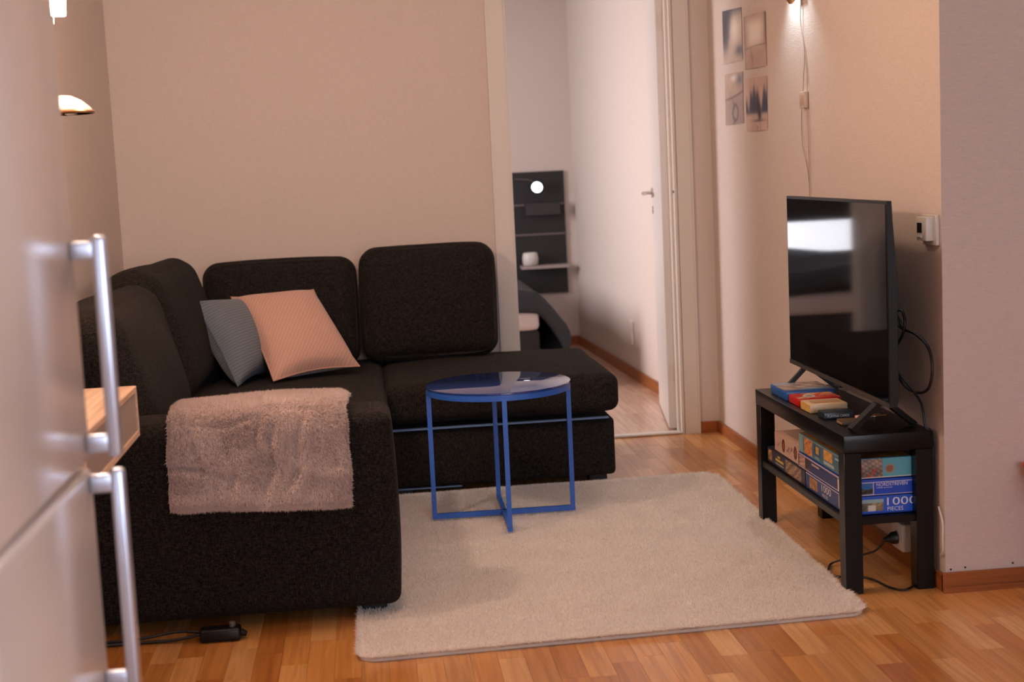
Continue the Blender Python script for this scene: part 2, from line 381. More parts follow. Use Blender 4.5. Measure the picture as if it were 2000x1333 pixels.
# ------------------------------------------------------------------ the setting
XL, XR, YB, YF, ZC = -1.037, 1.565, 6.33, -1.9, 2.42     # left wall, TV wall, back wall, wall behind the viewer, ceiling
DX0, DX1, DZ = 0.660, 1.392, 2.06                        # doorway
RX = 3.0                                                 # kitchen side wall
put('wall_back', boxes((XL-0.12, DX0, YB, YB+0.12, 0, ZC), (DX1, XR, YB, YB+0.12, 0, ZC), (DX0, DX1, YB, YB+0.12, DZ, ZC)), M['wall'], kind='structure')
put('wall_left', boxes((XL-0.12, XL, YF-0.12, YB, 0, ZC)), M['wall'], kind='structure')
wr_ = put('wall_right', boxes((XR, RX+0.12, 3.77, 6.45, 0, ZC)), M['wall'], kind='structure')
put('wall_kitchen', boxes((RX, RX+0.12, YF-0.12, 3.77, 0, ZC)), M['wall'], kind='structure')
wx0, wx1, wz0, wz1 = 0.3, 2.3, 0.8, 2.1
put('wall_front', boxes((XL, wx0, YF-0.12, YF, 0, ZC), (wx1, RX, YF-0.12, YF, 0, ZC), (wx0, wx1, YF-0.12, YF, 0, wz0), (wx0, wx1, YF-0.12, YF, wz1, ZC)), M['wall'], kind='structure')
put('ceiling', boxes((XL-0.12, RX+0.12, YF-0.12, YB+0.12, ZC, ZC+0.1)), M['ceil'], kind='structure')
# bedroom behind the doorway
BX0, BY = -1.6, 9.85
put('wall_bedroom_right', prism([(1.565, 6.45), (1.455, BY+0.1), (1.7, BY+0.1), (1.7, 6.45)], 0, ZC), M['wall'], kind='structure')
gx0, gx1, gz0, gz1 = -1.15, 0.60, 0.50, 1.95
put('wall_bedroom_far', boxes((BX0-0.1, gx0, BY, BY+0.12, 0, ZC), (gx1, 1.70, BY, BY+0.12, 0, ZC), (gx0, gx1, BY, BY+0.12, 0, gz0), (gx0, gx1, BY, BY+0.12, gz1, ZC)), M['wall'], kind='structure')
hy0, hy1, hz0, hz1 = 7.5, 8.5, 0.85, 2.05
put('wall_bedroom_left', boxes((BX0-0.12, BX0, 6.45, hy0, 0, ZC), (BX0-0.12, BX0, hy1, BY, 0, ZC), (BX0-0.12, BX0, hy0, hy1, 0, hz0), (BX0-0.12, BX0, hy0, hy1, hz1, ZC), (BX0-0.12, XL-0.12, 6.33, 6.45, 0, ZC)), M['wall'], kind='structure')
put('ceiling', boxes((BX0-0.12, 1.7, 6.45, BY+0.12, ZC, ZC+0.1)), M['ceil'], kind='structure')
def window(name, x0, x1, y0, y1, z0, z1, axis):
    t = 0.05; bm = bmesh.new()
    if axis == 'y':
        for q in ((x0, x1, y0, y1, z0, z0+t), (x0, x1, y0, y1, z1-t, z1), (x0, x0+t, y0, y1, z0+t, z1-t), (x1-t, x1, y0, y1, z0+t, z1-t)): box(bm, *q)
        g = boxes((x0+t, x1-t, (y0+y1)/2-.004, (y0+y1)/2+.004, z0+t, z1-t))
    else:
        for q in ((x0, x1, y0, y1, z0, z0+t), (x0, x1, y0, y1, z1-t, z1), (x0, x1, y0, y0+t, z0+t, z1-t), (x0, x1, y1-t, y1, z0+t, z1-t)): box(bm, *q)
        g = boxes(((x0+x1)/2-.004, (x0+x1)/2+.004, y0+t, y1-t, z0+t, z1-t))
    w = put(name, bm, M['white_trim'], kind='structure'); put('pane', g, M['glass'], w)
    return w
window('window_1', wx0, wx1, YF-0.10, YF-0.04, wz0, wz1, 'y')
window('window_2', gx0, gx1, BY+0.04, BY+0.10, gz0, gz1, 'y')
window('window_3', BX0-0.10, BX0-0.04, hy0, hy1, hz0, hz1, 'x')

# door casing, lining, threshold
tr = put('trim_1', boxes((DX0-0.078, DX0-0.004, YB-0.014, YB, 0, DZ+0.07)), M['white_trim'], kind='structure')
put('edge_bead', boxes((DX0-0.082, DX0-0.070, YB-0.018, YB, 0, DZ+0.07)), M['white_trim'], tr)
put('lining', boxes((DX0-0.004, DX0+0.006, YB-0.008, YB+0.125, 0, DZ)), M['white_trim'], tr)
tr = put('trim_2', boxes((DX1+0.012, DX1+0.080, YB-0.014, YB, 0, DZ+0.07)), M['white_trim'], kind='structure')
put('edge_bead', boxes((DX1+0.074, DX1+0.082, YB-0.018, YB, 0, DZ+0.07)), M['white_trim'], tr)
put('lining', boxes((DX1-0.002, DX1+0.010, YB-0.008, YB+0.125, 0, DZ)), M['white_trim'], tr)
put('door_stop', boxes((DX1-0.012, DX1-0.002, YB+0.03, YB+0.06, 0, DZ)), M['white_trim'], tr)
put('trim_3', boxes((DX0-0.078, DX1+0.08, YB-0.014, YB, DZ+0.01, DZ+0.085)), M['white_trim'], kind='structure')
put('trim_4', rbox(DX0+0.006, DX1-0.002, YB-0.005, YB+0.05, 0, 0.010, 0.004, 1), M['white_trim'], kind='structure')

# door leaf, opened back into the bedroom
hp = Vector((1.352, 6.425, 0)); dv = Vector((0.100, 0.70, 0)).normalized(); nv_ = Vector((dv.y, -dv.x, 0))
def door_pt(s, t, z): return hp+dv*s+nv_*t+Vector((0, 0, z))
bm = prism([tuple(door_pt(s, t, 0).xy) for s, t in ((0, 0), (0.715, 0), (0.715, 0.040), (0, 0.040))], 0.012, 2.035)
door = put('door_1', bm, M['door'], kind='structure')
hb = bmesh.new(); tube([door_pt(.655, 0, 1.085), door_pt(.655, -.048, 1.085)], 0.008, 10, hb)
hd = put('handle', hb, M['door_steel'], door, smooth=40)
lv = bmesh.new(); tube([door_pt(.655, -.045, 1.085), door_pt(.60, -.05, 1.085), door_pt(.53, -.047, 1.083)], 0.0085, 10, lv); put('lever', lv, M['door_steel'], hd, smooth=40)
put('rosette', lathe([(0.024, 0), (0.024, 0.006), (0.02, 0.008)], door_pt(.655, 0, 1.085), 20, tuple(-nv_)), M['door_steel'], hd, smooth=40)
put('key_plate', lathe([(0.020, 0), (0.020, 0.005)], door_pt(.655, 0, 1.00), 20, tuple(-nv_)), M['door_steel'], hd, smooth=40)
for z in (0.27, 1.86):
    hg = bmesh.new(); tube([door_pt(-.004, 0.036, z-.045), door_pt(-.004, 0.036, z+.045)], 0.007, 10, hg)
    bar(hg, door_pt(-.0015, 0.020, z-.04), door_pt(-.0015, 0.020, z+.04), 0.026, 0.003, up=tuple(dv))
    put('hinge', hg, M['white_trim'], door, smooth=40)
put('latch_hole', lathe([(0.006, 0), (0.006, 0.003)], (DX1-0.002, YB+0.010, 1.10), 12, (-1, 0, 0)), M['black_matte'], tr)

# parquet: strips run along the room's depth
floor = put('floor', boxes((XL-0.1, RX+0.1, YF-0.1, 6.38, -0.05, -0.004)), M['joint'], kind='structure', origin=(0, 0, 0))
SW = 0.069; far_stuff = []; near = []
def stave_visible(cx, cy, l):
    if cy+l/2 < 3.15 or cx < -0.80 or cx > 2.15: return False
    if cy-l/2 > 4.0 and cx < 0.93 and cy < 6.4: return False
    if cy > 3.80 and cx > 1.60: return False
    if 3.66 < cy-l/2 and cy+l/2 < 5.38 and -0.02 < cx < 1.25: return False
    return True
for i in range(int(math.floor((XL-0.05)/SW)), int(RX/SW)+1):
    y = YF-random.uniform(0, .4); x = i*SW
    while y < 6.37:
        l = random.uniform(0.18, 0.46); y1 = min(y+l, 6.37); t = random.random()
        if y1-y > .02:
            ((near if stave_visible(x+SW/2, (y+y1)/2, y1-y) else far_stuff)).append((x, y, y1, t))
        y = y1
near.sort(key=lambda s: s[1])
far_stuff += near[290:]; near = near[:290]
g = 0.0003
def staves(lst, zt=0.0):
    V = []; F = []; A = []
    for x, y0, y1, t in lst:
        b0 = len(V)
        for p in ((x+g, y0+g, zt-.006), (x+SW-g, y0+g, zt-.006), (x+SW-g, y1-g, zt-.006), (x+g, y1-g, zt-.006), (x+g, y0+g, zt), (x+SW-g, y0+g, zt), (x+SW-g, y1-g, zt), (x+g, y1-g, zt)):
            V.append(p); A.append((t, t, t, 1))
        for f in ((3,2,1,0),(4,5,6,7),(0,1,5,4),(1,2,6,5),(2,3,7,6),(3,0,4,7)): F.append([b0+k for k in f])
    return np_mesh('plank', V, F, A)
for s in near: put('plank', staves([s]), M['oak'], floor)
put('plank_field', staves(far_stuff), M['oak'], floor, kind='stuff')
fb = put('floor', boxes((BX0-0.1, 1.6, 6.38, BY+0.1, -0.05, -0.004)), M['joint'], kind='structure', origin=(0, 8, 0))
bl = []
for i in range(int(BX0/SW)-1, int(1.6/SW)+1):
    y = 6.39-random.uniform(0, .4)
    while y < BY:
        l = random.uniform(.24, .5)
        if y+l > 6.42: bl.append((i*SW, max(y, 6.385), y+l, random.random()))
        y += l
put('plank_field', staves(bl), M['oak_glare'], fb, kind='stuff')

# skirting boards
def skirting(name, pts_list, m, parent=None):
    bm = bmesh.new()
    for q in pts_list: box(bm, *q)
    bmesh.ops.bevel(bm, geom=[e for e in bm.edges], offset=0.002, segments=1, affect='EDGES')
    return put(name, bm, m, kind='structure')
skirting('baseboard_back', [(DX1+0.084, XR-0.012, YB-0.012, YB, 0, 0.052)], M['oak_x'])
skirting('baseboard_right', [(XR-0.012, XR, 3.76, YB, 0, 0.052)], M['oak_y'])
b_ = skirting('baseboard_return', [(XR-0.012, RX, 3.758, 3.77, 0, 0.056)], M['oak_x'])
put('quarter_round', boxes((XR-0.012, RX, 3.750, 3.758, 0, 0.016)), M['oak_x'], b_)
skirting('baseboard_left', [(XL, XL+0.012, YF, YB, 0, 0.052)], M['oak_y'])
skirting('baseboard_bedroom_far', [(BX0, 1.45, BY-0.012, BY, 0, 0.062)], M['oak_x'])
bm = prism([(1.563, 6.46), (1.457, BY-0.0), (1.443, BY-0.0), (1.549, 6.46)], 0, 0.062); put('baseboard_bedroom_right', bm, M['oak_y'], kind='structure')
for x, z in ((1.622, 0.066), (1.761, 0.068), (1.580, 0.063)):
    put('nail', lathe([(0.0028, 0), (0.0028, 0.002), (0.0012, 0.003)], (x, 3.77, z), 8, (0, -1, 0)), M['black_matte'], wr_)

# ------------------------------------------------------------------ refrigerator
FX, FY0, FY1 = -0.440, 1.625, 2.245
fr = thing('refrigerator', (-0.74, 1.93, 0), 'tall pale grey refrigerator with steel bar handles, blurred in the foreground', 'refrigerator')
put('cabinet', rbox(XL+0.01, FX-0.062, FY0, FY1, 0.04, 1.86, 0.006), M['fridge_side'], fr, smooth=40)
put('gasket', boxes((FX-0.062, FX-0.050, FY0+.008, FY1-.008, 0.06, 1.85)), M['gasket'], fr)
up = put('upper_door', rbox(FX-0.050, FX, FY0, FY1, 0.818, 1.86, 0.010, 3), M['fridge'], fr, smooth=40)
lo = put('lower_door', rbox(FX-0.050, FX, FY0, FY1, 0.06, 0.808, 0.010, 3), M['fridge'], fr, smooth=40)
put('plinth', boxes((XL+0.02, FX-0.08, FY0+.02, FY1-.02, 0.0, 0.04)), M['black_matte'], fr)
for d, z0, z1 in ((up, 0.826, 1.165), (lo, 0.452, 0.808)):
    hx = FX+0.043; hy = FY1-0.028
    hdl = put('handle', rbox(hx-0.0105, hx+0.0105, hy-0.012, hy+0.012, z0, z1, 0.006, 3), M['steel'], d, smooth=50)
    for z in (z0+0.022, z1-0.022):
        put('mount', rbox(FX, hx-0.006, hy-0.008, hy+0.008, z-0.014, z+0.014, 0.003), M['steel'], hdl, smooth=50)

# ------------------------------------------------------------------ wall desk box of light wood
sx1, sy0, sy1, sz0, sz1, st = -0.580, 2.90, 3.585, 0.622, 0.748, 0.016
wb = thing('wall_shelf', (-0.8, 3.24, sz0), 'light wooden open box shelf on the left wall beside the refrigerator', 'shelf')
put('top_board', rbox(XL, sx1, sy0, sy1, sz1-st, sz1, 0.002, 1), M['pine'], wb)
put('bottom_board', rbox(XL, sx1, sy0, sy1, sz0, sz0+st, 0.002, 1), M['pine'], wb)
for y in (sy0, sy1-0.010): put('side_board', boxes((XL, sx1, y, y+0.010, sz0+st, sz1-st)), M['pine'], wb)
put('front_panel', boxes((sx1-0.012, sx1-0.004, sy0+.010, sy1-.010, sz0+st, sz1-st)), mat('grey_panel', (0.36, 0.30, 0.27), 0.5, var=0.1), wb)

# ------------------------------------------------------------------ floor lamp
fl = thing('floor_lamp', (-0.93, 3.78, 0), 'floor lamp with glowing white glass tube above a small dome shade', 'lamp')
put('base', lathe([(0.12, 0), (0.12, 0.015), (0.10, 0.022), (0.02, 0.03)], (-0.915, 3.76, 0), 28), M['brass'], fl, smooth=40)
put('pole', tube([(-0.93, 3.78, 0.02), (-0.93, 3.78, 1.86)], 0.010, 12), M['brass'], fl, smooth=40)
put('arm', tube(spline([(-0.93, 3.78, 1.84), (-0.88, 3.79, 1.90), (-0.78, 3.80, 1.90), (-0.735, 3.80, 1.85)]), 0.007, 10), M['brass'], fl, smooth=40)
put('arm', tube(spline([(-0.93, 3.78, 1.50), (-0.87, 3.79, 1.515), (-0.79, 3.80, 1.50), (-0.755, 3.80, 1.482)]), 0.007, 10), M['brass'], fl, smooth=40)
sh = put('glass_shade', lathe([(0.016, 1.674), (0.0175, 1.675), (0.021, 1.72), (0.025, 1.80), (0.025, 1.85)], (-0.734, 3.80, 0), 24), mat('glowing_glass', (0.9, 0.85, 0.78), 0.3, emit=(1.0, 0.67, 0.48), estr=430.0), fl, smooth=60)
put('pull_cord', tube([(-0.747, 3.80, 1.676), (-0.747, 3.80, 1.655)], 0.0011, 6), M['white_plastic'], fl)
ds = put('dome_shade', lathe([(0.004, 0.046), (0.03, 0.044), (0.055, 0.032), (0.075, 0.014), (0.084, 0.0), (0.081, 0.0), (0.07, 0.012), (0.045, 0.030), (0.004, 0.036)], (-0.750, 3.80, 1.430), 32), mat('dome_enamel', (0.86, 0.80, 0.72), 0.35, var=0.02), fl, smooth=50)
put('rim', lathe([(0.0845, -0.004), (0.087, 0.0), (0.0845, 0.004), (0.080, 0.004), (0.080, -0.004)], (-0.750, 3.80, 1.432), 32), M['brass'], ds, smooth=50)
put('bulb', lathe([(0.004, -0.012), (0.016, -0.008), (0.020, 0.004), (0.012, 0.02)], (-0.722, 3.79, 1.435), 16), M['white_plastic'], ds, smooth=60)

# ------------------------------------------------------------------ corner sofa
sf = thing('corner_sofa', (-0.2, 5.1, 0), 'dark charcoal brown woven corner sofa with chaise along the back wall', 'sofa')
AY0, AY1, AX1, SZ = 3.925, 4.15, 0.045, 0.585
arm = put('armrest', softbox(((XL+0.03+AX1)/2, (AY0+AY1)/2, (SZ+0.035)/2), ((AX1-XL-0.03)/2, (AY1-AY0)/2, (SZ-0.035)/2), 0.032, (0.010, 0.010, 0.008), 30, wr=0.0012, seed=3), M['sofa'], sf, smooth=180)
put('seam', tube([(AX1-0.050, AY0+0.002, 0.05), (AX1-0.050, AY0+0.001, 0.52), (AX1-0.052, AY0+0.012, 0.560), (AX1-0.055, AY0+0.05, SZ+0.004), (AX1-0.055, AY1-0.05, SZ+0.004)], 0.0022, 6), M['sofa_dark'], arm)
put('seam', tube([(XL+0.05, AY0+0.010, 0.553), (-0.5, AY0+0.006, 0.555), (AX1-0.05, AY0+0.010, 0.553)], 0.0022, 6), M['sofa_dark'], arm)
put('seat_base', rbox(XL+0.03, 0.030, AY1-0.01, 6.30, 0.035, 0.30, 0.02, 3), M['sofa'], sf, smooth=40)
put('seat_cushion', softbox((-0.47, 5.22, 0.365), (0.52, 1.065, 0.075), 0.04, (0, 0, 0.016), 26, wr=0.0015, seed=5), M['sofa'], sf, smooth=180)
put('chaise_base', rbox(0.034, 0.925, 5.42, 6.30, 0.035, 0.262, 0.018, 3), M['sofa'], sf, smooth=40)
put('chaise_cushion', softbox((0.495, 5.845, 0.360), (0.453, 0.447, 0.075), 0.045, (0, 0.004, 0.022), 28, wr=0.0015, seed=6), M['sofa'], sf, smooth=180)
put('trim_strip', boxes((0.05, 0.900, 5.404, 5.424, 0.262, 0.268)), M['strip'], sf)
put('trim_strip', boxes((0.05, 0.32, 5.412, 5.424, 0.031, 0.035)), M['strip'], sf)
put('backrest', softbox((XL+0.10, 5.22, 0.40), (0.085, 1.06, 0.365), 0.05, n=16), M['sofa'], sf, smooth=180)
for x, y in ((-0.03, 4.02), (-0.90, 4.02), (0.86, 5.50), (0.10, 5.50), (0.86, 6.22), (-0.90, 6.22)):
    put('foot', rbox(x-0.035, x+0.035, y-0.035, y+0.035, 0.0, 0.05, 0.004), M['black_matte'], sf)
# loose back cushions
def back_cushion(c, half, rot, crown, seed, axis, r=0.07, wr=0.003):
    cu = put('back_cushion', softbox(c, half, r, crown, 26, rot, wr, seed, 7), M['sofa'], sf, smooth=180)
    hx, hy, hz = half; pts = []
    if axis == 'y':      # front seam around the face that looks toward the viewer
        for k in range(64):
            a = 2*PI*k/64; ca, sa = math.cos(a), math.sin(a); e = 0.28
            pts.append(((hx-.012)*math.copysign(abs(ca)**e, ca), -hy+0.028, (hz-.012)*math.copysign(abs(sa)**e, sa)))
    else:
        for k in range(64):
            a = 2*PI*k/64; ca, sa = math.cos(a), math.sin(a); e = 0.28
            pts.append((hx-0.028, (hy-.012)*math.copysign(abs(ca)**e, ca), (hz-.012)*math.copysign(abs(sa)**e, sa)))
    if axis == 'y': put('piping', tube(loop_on(c, rot, pts), 0.004, 6, closed=True), M['sofa_dark'], cu, smooth=180)
    return cu
back_cushion((-0.365, 6.165, 0.665), (0.325, 0.105, 0.232), (math.radians(-8), 0, 0), (0.0, 0.030, 0.010), 11, 'y')
back_cushion((0.262, 6.145, 0.682), (0.285, 0.112, 0.240), (math.radians(-9), 0, math.radians(-1.5)), (0.004, 0.035, 0.012), 12, 'y')
back_cushion((-0.800, 4.70, 0.634), (0.125, 0.525, 0.250), (0, math.radians(-16), math.radians(1)), (0.045, 0.01, 0.018), 13, 'x', 0.09, 0.009)
back_cushion((-0.790, 5.64, 0.668), (0.125, 0.420, 0.262), (0, math.radians(-16), math.radians(-4)), (0.045, 0.01, 0.014), 14, 'x', 0.09, 0.008)

# ------------------------------------------------------------------ throw pillows
def pillow(name, TL, TR, BR, BL, thick, m, me_, label, n=28):
    TL, TR, BR, BL = [np.array(p, float) for p in (TL, TR, BR, BL)]
    nrm = np.cross(TR-TL, BL-TL)+np.cross(BR-BL, BR-TR)*-1
    nrm = np.cross(BR-TL, BL-TR); nrm /= np.linalg.norm(nrm)
    if nrm[1] > 0: nrm = -nrm
    V = []; UV = []; F = []
    ctr = (TL+TR+BR+BL)/4
    for side in (1, -1):
        for i in range(n):
            for j in range(n):
                u, v = i/(n-1), j/(n-1)
                p = (TL*(1-u)+TR*u)*(1-v)+(BL*(1-u)+BR*u)*v
                pin = 0.10*((4*u*(1-u))**1.0*(abs(2*v-1))**3+(4*v*(1-v))**1.0*(abs(2*u-1))**3)
                p = p+(ctr-p)*pin
                h = (max(0, 4*u*(1-u))*max(0, 4*v*(1-v)))**0.42*thick*(0.55 if side < 0 else 0.62)
                p = p+nrm*side*(h+0.003*math.sin(11*u+5*v)*(h/thick))
                V.append(p); UV.append((u, v))
        b0 = 0 if side > 0 else n*n
        for i in range(n-1):
            for j in range(n-1):
                f = [b0+i*n+j, b0+i*n+j+1, b0+(i+1)*n+j+1, b0+(i+1)*n+j]
                F.append(f if side > 0 else f[::-1])
    me = np_mesh(name, np.array(V), F)
    uvl = me.uv_layers.new(name='UVMap')
    idx = np.empty(len(me.loops), int); me.loops.foreach_get('vertex_index', idx); uvl.data.foreach_set('uv', np.array(UV)[idx].ravel())
    o = put(name, me, m, label=label, cat='pillow', group='throw pillows on the sofa', smooth=180)
    loop = []
    for k in range(4*12):
        s, t = divmod(k, 12); t /= 12
        u, v = ((t, 0), (1, t), (1-t, 1), (0, 1-t))[s]
        p = (TL*(1-u)+TR*u)*(1-v)+(BL*(1-u)+BR*u)*v
        pin = 0.10*((4*u*(1-u))*(abs(2*v-1))**3+(4*v*(1-v))*(abs(2*u-1))**3); loop.append(p+(ctr-p)*pin)
    put('piping', tube(loop, 0.0035, 6, closed=True), me_, o, smooth=180)
    return o
pillow('throw_pillow', (-0.552, 5.90, 0.772), (-0.221, 6.00, 0.777), (-0.047, 5.76, 0.475), (-0.378, 5.55, 0.466), 0.15, M['pink'], M['pink_edge'], 'peach pink ribbed throw pillow in front of the blue one')
pillow('throw_pillow', (-0.682, 5.70, 0.784), (-0.500, 6.01, 0.758), (-0.400, 5.86, 0.462), (-0.511, 5.49, 0.462), 0.15, M['blue_pillow'], M['blue_edge'], 'grey blue velvet throw pillow leaning behind the pink one')

# ------------------------------------------------------------------ fur blanket over the armrest
bx0, bx1 = -0.562, -0.078
prof = spline([(4.185, 0.50), (4.185, 0.575), (4.14, 0.618), (4.02, 0.628), (3.935, 0.618), (3.895, 0.58), (3.884, 0.50), (3.880, 0.42), (3.878, 0.352)], 7)
prof = [(p.x, p.y) for p in [Vector((a.x, a.y)) for a in prof]]
L_ = [0]
for a, b2 in zip(prof, prof[1:]): L_.append(L_[-1]+math.hypot(b2[0]-a[0], b2[1]-a[1]))
L_ = np.array(L_); PY = np.array([p[0] for p in prof]); PZ = np.array([p[1] for p in prof])
def blanket_pt(s, t):
    """s along the drape 0..1, t across 0..1 -> point and outward normal"""
    l = s*L_[-1]; y = np.interp(l, L_, PY); z = np.interp(l, L_, PZ)
    dy = np.interp(l+.01, L_, PY)-np.interp(l-.01, L_, PY); dz = np.interp(l+.01, L_, PZ)-np.interp(l-.01, L_, PZ)
    q = np.sqrt(dy*dy+dz*dz); ny, nz = dz/q, -dy/q
    P2 = np.stack([t*6, s*7, 0*t], 1)
    front = np.clip((s-0.42)/0.25, 0, 1)
    edge = 1-np.clip(np.minimum(t, 1-t)/0.06, 0, 1)
    fold = 1.5*np.sin(t*17+2.2*np.sin(s*6)+1.0)*np.sin(t*7.3+0.5)
    crease = 0*t
    for t0, sl, s0, s1, dp, w in ((.13, .10, .45, .95, .013, .022), (.52, -.06, .30, .80, .015, .020), (.60, -.22, .62, .99, .012, .022), (.78, -.30, .52, .97, .013, .026), (.93, -.20, .70, .90, .008, .016), (.33, .05, .66, .98, .010, .025)):
        a_ = np.clip((s-s0)/.08, 0, 1)*np.clip((s1-s)/.08, 0, 1); q_ = (t-t0-sl*(s-s0)-.015*np.sin(s*25))/w
        crease = crease-0.6*dp*a_*(np.exp(-q_**2)-.55*np.exp(-((q_-2)/1.3)**2))
    for s0, dp in ((.60, .008), (.84, .012)):
        crease = crease-dp*np.exp(-((s-s0-.03*np.sin(t*8+s0*20))/.018)**2)*(.5+.5*np.sin(t*5+s0*9))
    off = wob(P2, 21, 0.0035, 1.0)+wob(P2, 22, 0.0030, 2.2)*front+0.005*fold*front+crease+0.004*np.exp(-((s-0.80-0.05*np.sin(t*9))/0.03)**2)-0.016*edge**2+0.010*np.exp(-((s-0.96)/0.05)**2)
    x = bx0+(bx1-bx0)*t+0.006*np.sin(s*9)*(t-0.5)-0.010*(1-s)*(0.5-t)+0.002*np.sin(s*31)
    zz = z+nz*off+front*(0.020*(1-t)-0.012)*(s > .5)*np.clip((s-.6)/.4, 0, 1)
    return np.stack([x, y+ny*off, zz], 1), np.stack([0*x, ny, nz], 1)
ns, ntt = 110, 110
sg_, tg_ = np.meshgrid(np.linspace(0, 1, ns), np.linspace(0, 1, ntt), indexing='ij'); Pb, Nb = blanket_pt(sg_.ravel(), tg_.ravel())
F = [(i*ntt+j, (i+1)*ntt+j, (i+1)*ntt+j+1, i*ntt+j+1) for i in range(ns-1) for j in range(ntt-1)]
me = np_mesh('blanket', Pb, F)
bk = put('fur_blanket', me, M['blanket'], label='fluffy beige pink fur blanket folded over the sofa armrest', cat='blanket', smooth=180)
md = bk.modifiers.new('thickness', 'SOLIDIFY'); md.thickness = 0.016; md.offset = -1
nh = 110000
s_, t_ = rng.random(nh), rng.random(nh); ep = int(nh*0.06); s_[:ep] = 0.985+0.015*rng.random(ep); t_[ep:2*ep] = rng.choice([0.004, 0.996], ep)
Pp, Np = blanket_pt(s_, t_)
Pn, _ = blanket_pt(np.clip(s_+0.02, 0, 1), t_); down = Pn-Pp; down /= np.maximum(np.linalg.norm(down, axis=1), 1e-6)[:, None]
down[s_ > .97] = (0, 0, -1)
ln = rng.uniform(0.007, 0.015, nh)
swirl = wob(np.stack([t_*9, s_*9, 0*t_], 1), 31, 0.8, 1.0)
side = np.stack([np.cos(swirl*1.2), 0*swirl, np.sin(swirl*1.2)], 1)
dirv = Np*0.75+down*0.45+side*0.35+rng.normal(0, .28, (nh, 3)); dirv /= np.linalg.norm(dirv, axis=1)[:, None]
wv = np.cross(dirv, rng.normal(0, 1, (nh, 3))); wv /= np.linalg.norm(wv, axis=1)[:, None]; wv *= 0.0016
Tv = np.empty((nh, 3, 3)); Tv[:, 0] = Pp-wv; Tv[:, 1] = Pp+wv; Tv[:, 2] = Pp+dirv*ln[:, None]
tone = 0.62+0.26*wob(np.stack([t_*7, s_*7, 0*t_], 1), 41, 0.6, 1.0)+rng.normal(0, .07, nh)
cA, cB = np.array(srgb(206, 190, 186)), np.array(srgb(253, 243, 239)); tc_ = np.clip(tone, 0, 1)[:, None]; col = cA*(1-tc_)+cB*tc_
col = np.repeat(np.concatenate([col, np.ones((nh, 1))], 1), 3, 0)
put('fur', tri_mesh('fur', Tv.reshape(-1, 3), nh, col), M['fur'], bk, kind='stuff')

# ------------------------------------------------------------------ shag rug
RQ = [(-0.078, 3.565), (1.285, 3.622), (1.312, 5.43), (-0.05, 5.40)]
rx = np.array([p[0] for p in RQ]); ry = np.array([p[1] for p in RQ])
def rug_pt(u, v):
    x = (RQ[0][0]*(1-u)+RQ[1][0]*u)*(1-v)+(RQ[3][0]*(1-u)+RQ[2][0]*u)*v
    y = (RQ[0][1]*(1-u)+RQ[1][1]*u)*(1-v)+(RQ[3][1]*(1-u)+RQ[2][1]*u)*v
    return x, y
def rug_in(u, v, rr=0.05):
    a = np.minimum(u, 1-u)*1.36; b2 = np.minimum(v, 1-v)*1.81
    dx = np.maximum(rr-a, 0); dy = np.maximum(rr-b2, 0); return dx*dx+dy*dy <= rr*rr
outl = []
for cu_, cv_, a0 in ((0, 0, PI), (1, 0, 1.5*PI), (1, 1, 0), (0, 1, .5*PI)):
    for k in range(7):
        a = a0+k/6*PI/2; ru, rv = 0.05/1.36, 0.05/1.81
        u = (ru if cu_ == 0 else 1-ru)+ru*math.cos(a); v = (rv if cv_ == 0 else 1-rv)+rv*math.sin(a); outl.append(rug_pt(u, v))
rug = put('rug', prism([(float(a), float(b2)) for a, b2 in outl], 0.0005, 0.011), M['rug_back'], label='cream shag rug under the blue table on the parquet', cat='rug')
nt_ = 260000
u = rng.random(nt_); v = rng.random(nt_); ed = int(nt_*.05)
u[:ed] = rng.choice([0.003, 0.997], ed)+rng.uniform(-.003, .003, ed); v[ed:2*ed] = rng.choice([0.002, 0.998], ed)+rng.uniform(-.002, .002, ed)
ok = rug_in(u, v); u = u[ok]; v = v[ok]; nt_ = len(u)
x, y = rug_pt(u, v)
hn = wob(np.stack([x*14, y*14, 0*x], 1), 51, 0.5, 1.0)
hgt = 0.0095+0.0010*hn+rng.uniform(-.003, .003, nt_)
lean = np.stack([wob(np.stack([x*30, y*30, 0*x], 1), 52, .16, 1.0), wob(np.stack([x*30, y*30, 0*x], 1), 53, .16, 1.0)], 1)+rng.normal(0, .45, (nt_, 2))
lean[:, 0] += np.where(u < .01, -1.2, np.where(u > .99, 1.2, 0)); lean[:, 1] += np.where(v < .01, -1.2, np.where(v > .99, 1.2, 0))
base = np.stack([x, y, np.full(nt_, 0.008)], 1); tip = base+np.concatenate([lean*hgt[:, None]*0.8, np.maximum(hgt, .005)[:, None]], 1)
ang = rng.uniform(0, 2*PI, nt_); wv = np.stack([np.cos(ang), np.sin(ang), 0*ang], 1)*0.0026
Tv = np.empty((nt_, 3, 3)); Tv[:, 0] = base-wv; Tv[:, 1] = base+wv; Tv[:, 2] = tip
tn = np.clip(0.6+0.03*hn+rng.normal(0, .22, nt_), 0, 1)[:, None]
cA, cB = np.array(srgb(244, 236, 230)), np.array(srgb(255, 254, 252)); col = cA*(1-tn)+cB*tn
col = np.repeat(np.concatenate([col, np.ones((nt_, 1))], 1), 3, 0)
put('pile', tri_mesh('pile', Tv.reshape(-1, 3), nt_, col), M['pile'], rug, kind='stuff')

